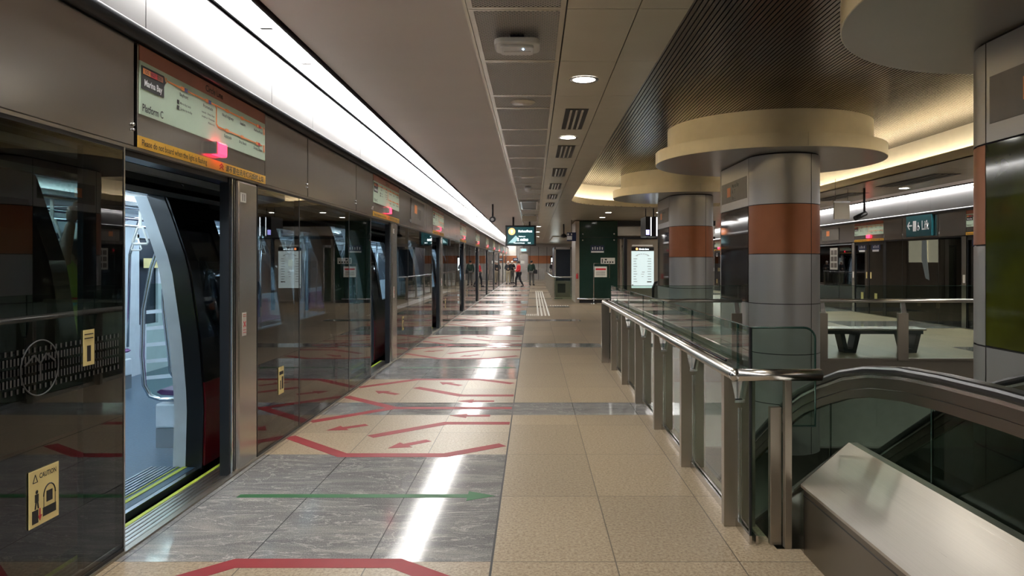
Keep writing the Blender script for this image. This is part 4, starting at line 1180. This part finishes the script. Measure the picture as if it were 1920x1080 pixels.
add_text(scn, '9', .2, (-.36, -.079, .51), UX, V, 'screen_text', 'CENTER')
tri = MB(); tri.prism([(-.5, .12), (-.2, .42), (-.08, .30), (-.25, .12)], 'y', -.0755, -.075); obj('platform_picture', tri, emit('screen_grey', (.25, .4, .42), .2), scn)

ns = thing('hanging_sign', 'small navy hanging sign with white symbols left of the green lift wall', 'sign', (1.49, 27.9, 2.43))
obj('board', MB().box(-.18, .18, -.03, .03, 0, .34), 'navy_sign', ns)
obj('symbol', MB().box(-.17, .02, -.034, -.031, .05, .2).box(-.16, -.1, -.034, -.031, .23, .3).box(-.02, .02, -.034, -.031, .23, .3), 'white', ns)
obj('hanger', MB().tube([(0, 0, .34), (0, 0, .829)], .012, 8), 'black', ns)
pc2 = thing('pole_camera', 'dark camera on a pole in front of the cream ceiling recess', 'camera', (1.32, 31, 2.72))
obj('pole', MB().tube([(0, 0, .1), (0, 0, .539)], .03, 8), 'black', pc2)
obj('camera_body', MB().lathe([(.001, -.06), (.14, -.02), (.15, .04), (.06, .12)], n=20), 'black', pc2)
sg = thing('hanging_sign', 'dark hanging sign seen edge-on with two bright strips near the lit map', 'sign', (3.58, 22, 2.38))
obj('board', MB().box(-.2, -.06, -.5, .5, 0, .60), 'black', sg)
obj('board', MB().box(.02, .22, -.5, .5, 0, .60), 'black', sg)
obj('light_strip', MB().box(-.05, -.03, -.51, -.5, .02, .58).box(.12, .15, -.51, -.5, .02, .58), 'screen_text', sg)
obj('symbol', MB().box(-.19, -.09, -.505, -.501, .05, .2), emit('violet_symbol', (.4, .4, 1), .4), sg)
obj('hanger', MB().tube([(-.12, 0, .6), (-.12, 0, .879)], .015, 8).tube([(.12, 0, .6), (.12, 0, .879)], .015, 8), 'black', sg)
hs = thing('hanging_sign', 'pale blank sign hanging on two rods over the right platform', 'sign', (6.9, 16, 2.57))
obj('board', MB().box(-.17, .17, -.03, .03, 0, .38), 'tile', hs)
obj('top_cap', MB().box(-.18, .18, -.035, .035, .36, .40), 'steel', hs)
obj('hanger', MB().tube([(-.14, 0, .4), (-.14, 0, .9)], .006, 6).tube([(.14, 0, .4), (.14, 0, .9)], .006, 6), 'steel', hs)
c3 = thing('pole_camera', 'black bullet camera on a pole over the right platform', 'camera', (7.36, 16, 2.62))
obj('pole', MB().tube([(.05, 0, .1), (.05, 0, .639)], .025, 8), 'black', c3)
obj('camera_body', MB().tube([(-.2, -.1, -.04), (.08, 0, .08)], .055, 12), 'black', c3)

# second lit coffer far ahead
struct('ceiling_coffer', MB().prism([(1.2, 3.245), (3.4, 3.245), (3.2, 3.2), (1.25, 3.2)], 'y', 45, 52), 'cream')

# ------------------------------------------------------------------ green lift shaft and lobby
lf = thing('lift_shaft', 'dark green glass clad lift shaft standing at the end of the railing', 'lift shaft', (2.5, 28.2, 0))
x0, x1 = -.68, .82
obj('green_panel', MB().box(x0, x1, 0, .03, .12, 2.58), 'green_wall', lf)
obj('green_panel', MB().box(x0, x1, 0, .03, 2.60, 3.23), 'green_wall', lf)
obj('shaft_body', MB().box(x0+.01, x1-.01, .035, 2.6, 0, 3.23), 'dark_wall', lf)
obj('corner_pilaster', MB().box(x0-.16, x0-.005, -.02, 2.6, 0, 3.23), 'beige_wall', lf)
for x in (x0+.13, x1-.13):
    for z in (2.48, 2.72): obj('fixing_bolt', MB().ball((x, -.01, z), .035, .02, .035, 12, 8), 'chrome', lf)
obj('bumper_rail', MB().tube([(x0-.1, -.12, .16), (x1-.3, -.12, .16)], .035, 10), 'chrome', lf)
sgn = obj('symbol_sign', MB().box(-.24, .3, -.012, 0, 1.98, 2.27), 'navy_sign', lf)
m = MB()
for j in range(5): m.box(-.18+.095*j, -.14+.095*j, -.016, -.013, 2.1, 2.2+.02*(j % 2))
m.box(-.22, .28, -.016, -.013, 1.985, 2.05); obj('symbol', m, 'white', sgn)
cp = obj('instruction_plate', MB().box(.16, .72, -.012, 0, 1.54, 1.78), 'cream_white', lf)
m = MB()
for j in range(4): m.box(.3+.1*j, .36+.1*j, -.015, -.012, 1.58, 1.64)
m.box(.2, .24, -.015, -.012, 1.58, 1.74).box(.32, .4, -.015, -.012, 1.68, 1.74); obj('symbol', m, 'ink', cp)
ds_ = thing('notice_stand', 'thin metal stand holding a white notice with red heading by the green wall', 'notice stand', (2.62, 27.7, 0))
obj('stand_frame', MB().tube([(-.28, 0, .02), (-.28, 0, 1.56), (.33, 0, 1.56), (.33, 0, 1.0)], .014, 8), 'chrome', ds_)
obj('stand_base', MB().lathe([(.13, 0), (.13, .015), (.02, .03)], (-.28, 0, 0), n=20), 'chrome', ds_)
nt_ = obj('notice_sheet', MB().box(-.25, .23, -.01, .0, 1.03, 1.44), 'cream_white', ds_)
obj('red_heading', MB().box(-.21, .19, -.013, -.01, 1.30, 1.37), 'red', nt_)
m = MB()
for j in range(4): m.box(-.2, .17, -.013, -.01, 1.1+.045*j, 1.115+.045*j)
obj('print_line', m, 'sign_bronze', nt_)
# lobby wall right of the shaft
struct('wall_lobby', MB().box(3.33, 7.2, 29.2, 29.4, 0, 3.25), 'beige_wall')
struct('trim_12', MB().box(3.33, 7.2, 28.25, 28.45, 3.05, 3.24).box(3.33, 7.2, 28.3, 28.4, 2.52, 2.62), 'black')
struct('trim_13', MB().box(3.34, 7.2, 28.32, 28.4, 2.66, 3.02), 'steel')
struct('trim_14', MB().box(3.42, 3.5, 28.3, 28.4, 0, 2.5).box(4.35, 4.5, 28.3, 28.4, 0, 2.5).box(5.9, 6.0, 28.3, 28.4, 0, 2.5), 'steel_dark')
ld = thing('glass_door', 'narrow glass door with pale green light left of the lit map', 'door', (3.8, 29.15, 0))
obj('frame', MB().box(-.22, -.17, -.05, 0, 0, 2.3).box(.2, .25, -.05, 0, 0, 2.3).box(-.22, .25, -.05, 0, 2.2, 2.3), 'steel', ld)
obj('glass', MB().box(-.17, .2, -.03, -.02, .02, 2.2), 'rail_glass', ld)
obj('handle', MB().tube([(.12, -.07, .9), (.12, -.07, 1.3)], .015, 8), 'chrome', ld)
# lit map board
mp = thing('map_board', 'tall lit white map on a black free-standing board by the farthest column', 'map board', (3.66, 24, 0))
obj('post', MB().box(-.62, -.52, -.06, .06, 0, 2.42), 'black', mp)
obj('post', MB().box(.52, .62, -.06, .06, 0, 2.42), 'black', mp)
obj('board', MB().box(-.52, .52, -.03, .05, .35, 2.35), 'steel_dark', mp)
sm = obj('lit_map', MB().box(-.37, .38, -.045, -.031, .74, 1.98), 'screen_map', mp)
tb = obj('title_bar', MB().box(-.37, .38, -.05, -.031, 1.99, 2.11), 'ink', mp)
add_text(tb, 'Circle Line', .075, (-.12, -.052, 2.02), UX, V, 'screen_text')
m = MB(); m.add([(-.19+.04*math.cos(a*PI/8), -.052, 2.05+.04*math.sin(a*PI/8)) for a in range(16)], [tuple(range(16))]); obj('orange_disc', m, 'screen_orange', tb)
obj('top_strip', MB().box(-.35, .34, -.04, -.031, 2.14, 2.19), 'cream_white', mp)
m = MB()
for i in range(10):
    z = .95+.085*i; m.box(-.30, -.18-.02*(i % 3), -.0475, -.0455, z, z+.014).box(.16+.02*(i % 2), .29, -.0475, -.0455, z, z+.014)
for i in range(8):
    a = PI*(i+.5)/8; m.box(.0+.2*math.cos(a)-.03, .2*math.cos(a)+.03, -.0475, -.0455, 1.80+.08*math.sin(a), 1.812+.08*math.sin(a))
m.box(-.02, .07, -.0475, -.0455, 1.27, 1.285).box(-.05, .05, -.0475, -.0455, 1.2, 1.21).box(-.03, .03, -.0475, -.0455, 1.12, 1.13).box(.15, .3, -.0475, -.0455, .93, .965).box(-.36, -.31, -.0475, -.0455, .83, .86)
obj('station_name', m, 'sign_bronze', sm)
# newel of the further escalator
nw = thing('escalator_newel', 'rounded dark escalator end poking up beside the lit map', 'escalator', (3.72, 21, 0))
obj('handrail_belt', MB().tube([(.28, .0, .45), (.24, 0, .85), (.16, 0, 1.0), (0, 0, 1.04), (-.14, 0, 1.0), (-.2, 0, .85), (-.2, 0, .3)], .04, 12), 'rubber', nw)
obj('panel', MB().prism([(.25, .0), (.24, .85), (.16, .97), (0, 1.0), (-.14, .97), (-.2, .85), (-.2, 0)], 'y', -.012, .012), 'header', nw)

# ------------------------------------------------------------------ stair / lift enclosure left of the shaft, far ahead
er = thing('stairwell_railing', 'steel and glass railing running away along the walkway ahead', 'railing', (.84, 30.2, 0))
obj('handrail', MB().tube([(0, 0, .98), (0, 19, .98)], .03, 8), 'chrome', er)
obj('handrail', MB().tube([(0, 0, .98), (.79, 0, .98)], .03, 8), 'chrome', er)
obj('glass_pane', MB().box(-.006, .006, .1, 19, .05, .9), 'rail_glass', er)
obj('glass_pane', MB().box(.08, .79, -.006, .006, .05, .9), 'rail_glass', er)
for i in range(9): obj('railing_post', MB().box(-.04, .04, 2.35*i-.04, 2.35*i+.04, 0, .96), 'steel_dark', er)
pr = thing('lift_portal', 'dark glass lift enclosure framed in steel behind the stairwell railing', 'lift', (1.36, 33, 0))
obj('frame', MB().box(-.40, -.32, -.05, .05, 0, 2.3).box(.34, .42, -.05, .05, 0, 2.3).box(-.4, .42, -.05, .05, 2.2, 2.32), 'steel', pr)
obj('dark_glass', MB().box(-.32, .34, -.02, .02, .75, 2.2), 'navy', pr)
obj('lower_panel', MB().box(-.32, .34, -.02, .02, 0, .72), 'steel_dark', pr)
obj('white_panel', MB().box(-.24, .12, -.03, -.021, .2, .62), 'frost', pr)
obj('side_wall', MB().box(-.4, -.36, .05, 3, 0, 2.3).box(.38, .42, .05, 3, 0, 2.3), 'navy', pr)
fe = thing('fire_extinguisher', 'small red fire extinguisher on the beige pilaster', 'fire extinguisher', (1.72, 28.1, .95)); fe.scale = (.55, .55, .6)
obj('cylinder', MB().lathe([(.001, -.0), (.07, .01), (.07, .28), (.03, .33), (.03, .36)], n=16), 'red', fe)
obj('nozzle', MB().tube([(0, 0, .36), (.05, -.02, .38), (.08, -.02, .3)], .01, 6), 'black', fe)

# tactile paving
def tactile_bar(x0, x1, y0, y1, lab):
    o = obj('tactile_strip', MB().prism([(x0, y0), (x1, y0), (x1, y1), (x0, y1)], 'z', 0, .006), 'tactile', label=lab, cat='tactile strip', group='white tactile floor strips')
for i, x in enumerate((.12, .23, .34, .45)):
    tactile_bar(x, x+.05, 21.4, 40, '%s of the four long white tactile strips, counted from the left' % ('first', 'second', 'third', 'last')[i])
for i in range(6): tactile_bar(-.21+.055*i, -.18+.055*i, 21.4, 22.1, 'short white tactile bar left of the long strips, %s from the left' % NTH[i].replace('nearest', 'first'))
for i in range(8): tactile_bar(.62+.09*i, .66+.09*i, 26.2, 26.6, 'tiny white tactile bar right of the long strips, %s from the left' % NTH[i].replace('nearest', 'first'))

# ------------------------------------------------------------------ end wall details
ed = thing('service_door', 'dark service door in the end wall under a lit exit sign', 'door', (-.85, YE-.1, 0))
obj('leaf', MB().box(-.35, .35, -.04, 0, 0, 2.3), 'header', ed); obj('frame', MB().box(-.42, -.35, -.06, 0, 0, 2.4).box(.35, .42, -.06, 0, 0, 2.4).box(-.42, .42, -.06, 0, 2.3, 2.42), 'steel_dark', ed)
obj('notice', MB().box(-.3, .05, -.045, -.041, 1.5, 1.75), 'cream_white', ed)
obj('door_handle', MB().box(.2, .3, -.08, -.04, 1.0, 1.05), 'chrome', ed)
xs = thing('exit_sign', 'small lit bluish exit sign over the service door', 'sign', (-.85, YE-.3, 2.62))
obj('housing', MB().box(-.33, .33, -.05, .1, -.06, .22), 'white', xs); obj('lit_face', MB().box(-.2, .2, -.055, -.051, 0, .17), emit('exit_face', (.2, .65, .8), .3), xs); obj('hanger', MB().box(-.02, .02, 0, .04, .22, .83), 'black', xs)
bs = thing('blue_sign', 'blue rectangular sign on the pale panel of the end wall', 'sign', (-1.6, YE-.11, 1.72))
obj('plate', MB().box(-.22, .22, -.02, 0, 0, .27), 'navy_sign', bs); obj('text_line', MB().box(-.16, .16, -.024, -.021, .1, .14).box(-.12, .12, -.024, -.021, .17, .2), 'white', bs)
bf = thing('barrier_fence', 'grey metal barrier standing before the end wall', 'barrier', (.9, 58, 0))
m = MB(); m.tube([(-.85, 0, 0), (-.85, 0, 1.1), (.8, 0, 1.1), (.8, 0, 0)], .03, 8); obj('frame', m, 'steel_dark', bf)
obj('lower_rail', MB().tube([(-.85, 0, .2), (.8, 0, .2)], .02, 6), 'steel_dark', bf)
for i in range(11): obj('upright', MB().tube([(-.7+.14*i, 0, .2), (-.7+.14*i, 0, 1.1)], .012, 6), 'steel_dark', bf)
lw = thing('lit_panel', 'bright white lit panel on the end wall behind the standing person', 'light panel', (1.95, YE-.075, 1.0))
obj('face', MB().box(-.35, .3, -.02, 0, -.1, 1.0), emit('white_panel', (.85, .95, .92), .4), lw); obj('frame', MB().box(-.42, -.35, -.05, 0, -.2, 1.15).box(.3, .36, -.05, 0, -.2, 1.15).box(-.42, .36, -.05, 0, 1.0, 1.15), 'black', lw)
ct = thing('service_counter', 'low dark counter near the end wall in front of the person', 'counter', (1.95, 59.2, 0))
obj('counter_body', MB().box(-.6, .6, 0, .5, 0, .85), 'steel_dark', ct); obj('counter_top', MB().box(-.65, .65, -.05, .55, .85, .9), 'steel', ct)

# ------------------------------------------------------------------ people
def skin_mesh(name, nodes, edges, mat, parent, root=0, sub=2):
    keys = list(nodes); idx = {k: i for i, k in enumerate(keys)}
    me = bpy.data.meshes.new(name); me.from_pydata([nodes[k][0] for k in keys], [(idx[a], idx[b]) for a, b in edges], [])
    o = bpy.data.objects.new(name, me); C.objects.link(o); o.parent = parent; me.materials.append(M[mat])
    md = o.modifiers.new('skin', 'SKIN'); md.use_smooth_shade = True
    for k in keys:
        sv = me.skin_vertices[0].data[idx[k]]; r = nodes[k][1]
        sv.radius = r if isinstance(r, tuple) else (r, r); sv.use_root = (idx[k] == root)
    s_ = o.modifiers.new('sub', 'SUBSURF'); s_.levels = s_.render_levels = sub
    return o
def figure(label, loc, rz, H, pose, top, legs, skin='skin', hat=None, sleeves=True, shoes='cloth_black'):
    t = thing('person', label, 'person', loc, rz, 'people on the platform'); s = H/1.7
    J = {'pelvis': (0, 0, .94), 'waist': (0, -.005, 1.08), 'chest': (0, -.01, 1.27), 'neckb': (0, 0, 1.42), 'neck': (0, -.01, 1.48), 'headc': (0, -.02, 1.57), 'head': (0, -.02, 1.64),
         'shL': (-.17, 0, 1.39), 'elL': (-.23, .01, 1.12), 'wrL': (-.22, -.06, .88), 'shR': (.17, 0, 1.39), 'elR': (.23, .01, 1.12), 'wrR': (.22, -.06, .88),
         'hiL': (-.09, 0, .90), 'knL': (-.10, -.02, .50), 'anL': (-.10, .02, .09), 'toL': (-.11, -.15, .035), 'hiR': (.09, 0, .90), 'knR': (.10, -.02, .50), 'anR': (.10, .02, .09), 'toR': (.11, -.15, .035)}
    J.update(pose)
    J = {k: (v[0]*s, v[1]*s, v[2]*s) for k, v in J.items()}
    R_ = {'pelvis': (.14, .10), 'waist': (.125, .09), 'chest': (.15, .105), 'neckb': .07, 'neck': .052, 'headc': (.075, .09), 'head': (.072, .085), 'shL': .058, 'shR': .058, 'elL': .042, 'elR': .042, 'wrL': .028, 'wrR': .028,
          'hiL': .088, 'hiR': .088, 'knL': .058, 'knR': .058, 'anL': .038, 'anR': .038, 'toL': .035, 'toR': .035}
    N_ = {k: (J[k], tuple(q*s for q in R_[k]) if isinstance(R_[k], tuple) else R_[k]*s) for k in J}
    E = [('pelvis', 'waist'), ('waist', 'chest'), ('chest', 'neckb'), ('neckb', 'neck'), ('neck', 'headc'), ('headc', 'head')]
    for q in 'LR': E += [('neckb', 'sh'+q), ('sh'+q, 'el'+q), ('el'+q, 'wr'+q), ('pelvis', 'hi'+q), ('hi'+q, 'kn'+q), ('kn'+q, 'an'+q), ('an'+q, 'to'+q)]
    body = skin_mesh('body', N_, E, skin, t)
    def grow(keys, g, add={}):
        d = {}
        for k in keys:
            r = N_[k][1]; d[k] = (N_[k][0], tuple(q+g for q in r) if isinstance(r, tuple) else r+g)
        d.update(add); return d
    tk = ['chest', 'waist', 'pelvis', 'neckb', 'shL', 'shR', 'elL', 'elR']+(['wrL', 'wrR'] if sleeves else [])
    te = [('pelvis', 'waist'), ('waist', 'chest'), ('chest', 'neckb'), ('neckb', 'shL'), ('neckb', 'shR'), ('shL', 'elL'), ('shR', 'elR')]+([('elL', 'wrL'), ('elR', 'wrR')] if sleeves else [])
    skin_mesh('jacket' if sleeves else 'shirt', grow(tk, .022*s), te, top, t)
    lk_ = ['pelvis', 'hiL', 'hiR', 'knL', 'knR', 'anL', 'anR']
    skin_mesh('trousers', grow(lk_, .018*s), [('pelvis', 'hiL'), ('pelvis', 'hiR'), ('hiL', 'knL'), ('hiR', 'knR'), ('knL', 'anL'), ('knR', 'anR')], legs, t)
    for q in 'LR':
        a = Vector(J['an'+q]); b = Vector(J['to'+q])
        obj('shoe', MB().tube([a+(a-b)*.25+Vector((0, 0, -.045*s)), (a+b)/2+Vector((0, 0, -.012*s)), b+(b-a)*.2], [.045*s, .052*s, .03*s], 10), shoes, t)
        w = Vector(J['wr'+q]); d = (w-Vector(J['el'+q])).normalized(); sd = Vector((1, 0, 0)) if q == 'L' else Vector((-1, 0, 0))
        side = d.cross(Vector((0, 1, 0)));
        if side.length < .2: side = Vector((1, 0, 0))
        side.normalize()
        hm = MB(); hm.tube([w, w+d*.045*s, w+d*.085*s], [.026*s, .038*s, .034*s], 10)
        for i, L in enumerate((.062, .075, .07, .055)):
            r0 = w+d*.08*s+side*(i-1.5)*.018*s; n_ = d.cross(side)
            hm.tube([r0, r0+d*L*.5*s, r0+d*L*.8*s+n_*.02*s], [.0095*s, .009*s, .007*s], 6)
        r0 = w+d*.03*s-side*.03*s; hm.tube([r0, r0-side*.03*s+d*.02*s, r0-side*.035*s+d*.05*s], [.011*s, .01*s, .008*s], 6)
        obj('hand', hm, skin, t)
    h = Vector(J['headc']); z = .035*s
    hr = MB().ball((h.x, h.y+.012*s, h.z+.045*s), .088*s, .10*s, .085*s, 16, 10); obj('hair' if not hat else 'cap', hr, hat or 'hair', t)
    for e in (-1, 1): obj('eye', MB().ball((h.x+e*.03*s, h.y-.085*s, h.z+.01*s), .009*s, .006*s, .006*s, 8, 6), 'ink', t)
    obj('nose', MB().tube([(h.x, h.y-.085*s, h.z+.01*s), (h.x, h.y-.108*s, h.z-.03*s), (h.x, h.y-.085*s, h.z-.035*s)], [.007*s, .012*s, .008*s], 8), skin, t)
    obj('mouth', MB().box(h.x-.022*s, h.x+.022*s, h.y-.09*s, h.y-.08*s, h.z-.062*s, h.z-.054*s), 'red', t)
    for e in (-1, 1): obj('ear', MB().ball((h.x+e*.085*s, h.y+.005, h.z), .01*s, .018*s, .028*s, 8, 6), skin, t)
    return t
stride = {'knL': (-.11, -.16, .52), 'anL': (-.15, -.14, .10), 'toL': (-.17, -.30, .05), 'knR': (.10, .06, .49), 'anR': (.14, .26, .13), 'toR': (.14, .12, .035)}
folded = {'elL': (-.24, -.05, 1.13), 'wrL': (-.04, -.19, 1.16), 'elR': (.24, -.05, 1.13), 'wrR': (.05, -.20, 1.10)}
p1 = figure('person in a bright red jacket and black trousers crossing the platform', (-.95, 46.3, 0), math.radians(-70), 1.68, {**stride, 'elL': (-.24, -.03, 1.12), 'wrL': (-.08, -.2, 1.05), 'wrR': (.1, -.2, 1.02)}, 'cloth_red', 'cloth_black')
p2 = figure('person in a dark green jacket with a black shoulder bag, back turned', (-.13, 49.6, 0), math.radians(165), 1.74, {'anL': (-.14, .04, .09), 'toL': (-.17, -.12, .035)}, 'cloth_green', 'cloth_grey')
bag = thing('shoulder_bag', 'black bag slung at the hip of the person in dark green', 'bag', (.16, 49.42, .82)); obj('bag_body', MB().prism(rbox(.12, .09, .03), 'z', 0, .26), 'cloth_black', bag, bevel=.02); obj('strap', MB().tube([(-.06, 0, .25), (-.1, -.03, .45), (.06, 0, .25)], .012, 6), 'cloth_black', bag)
p3 = figure('person in black jacket, khaki trousers and pale cap with folded arms by the doors', (-1.85, 52.6, 0), math.radians(0), 1.70, folded, 'cloth_black', 'cloth_khaki', hat='cap')
p4 = figure('person in black behind the capped person, right next to the doors', (-1.62, 54.6, 0), math.radians(40), 1.72, folded, 'cloth_black', 'cloth_grey', hat='cap')
p5 = figure('person in black standing behind the low counter at the end', (1.6, 60.5, 0), math.radians(20), 1.66, folded, 'cloth_black', 'cloth_grey')
p6 = figure('passenger in lime and teal jersey holding a strap inside the train', (-3.08, 4.75, 0), math.radians(120), 1.76,
            {'elL': (-.30, .02, 1.56), 'wrL': (-.24, -.02, 1.80), 'wrR': (.22, -.10, .90)}, 'cloth_lime', 'cloth_black', sleeves=False)
tj = MB().lathe([(.155, -.02), (.15, .1), (.158, .28), (.17, .32)], n=20)
o_ = obj('teal_panel', tj, 'cloth_teal', p6, (0, 0, 1.02)); o_.scale = (1, .74, 1)
for z in (1.44, 1.40, 1.36):
    b_ = obj('dark_stripe', MB().lathe([(.183, 0), (.183, .012)], n=20), 'red', p6, (0, 0, z)); b_.scale = (1, .76, 1)
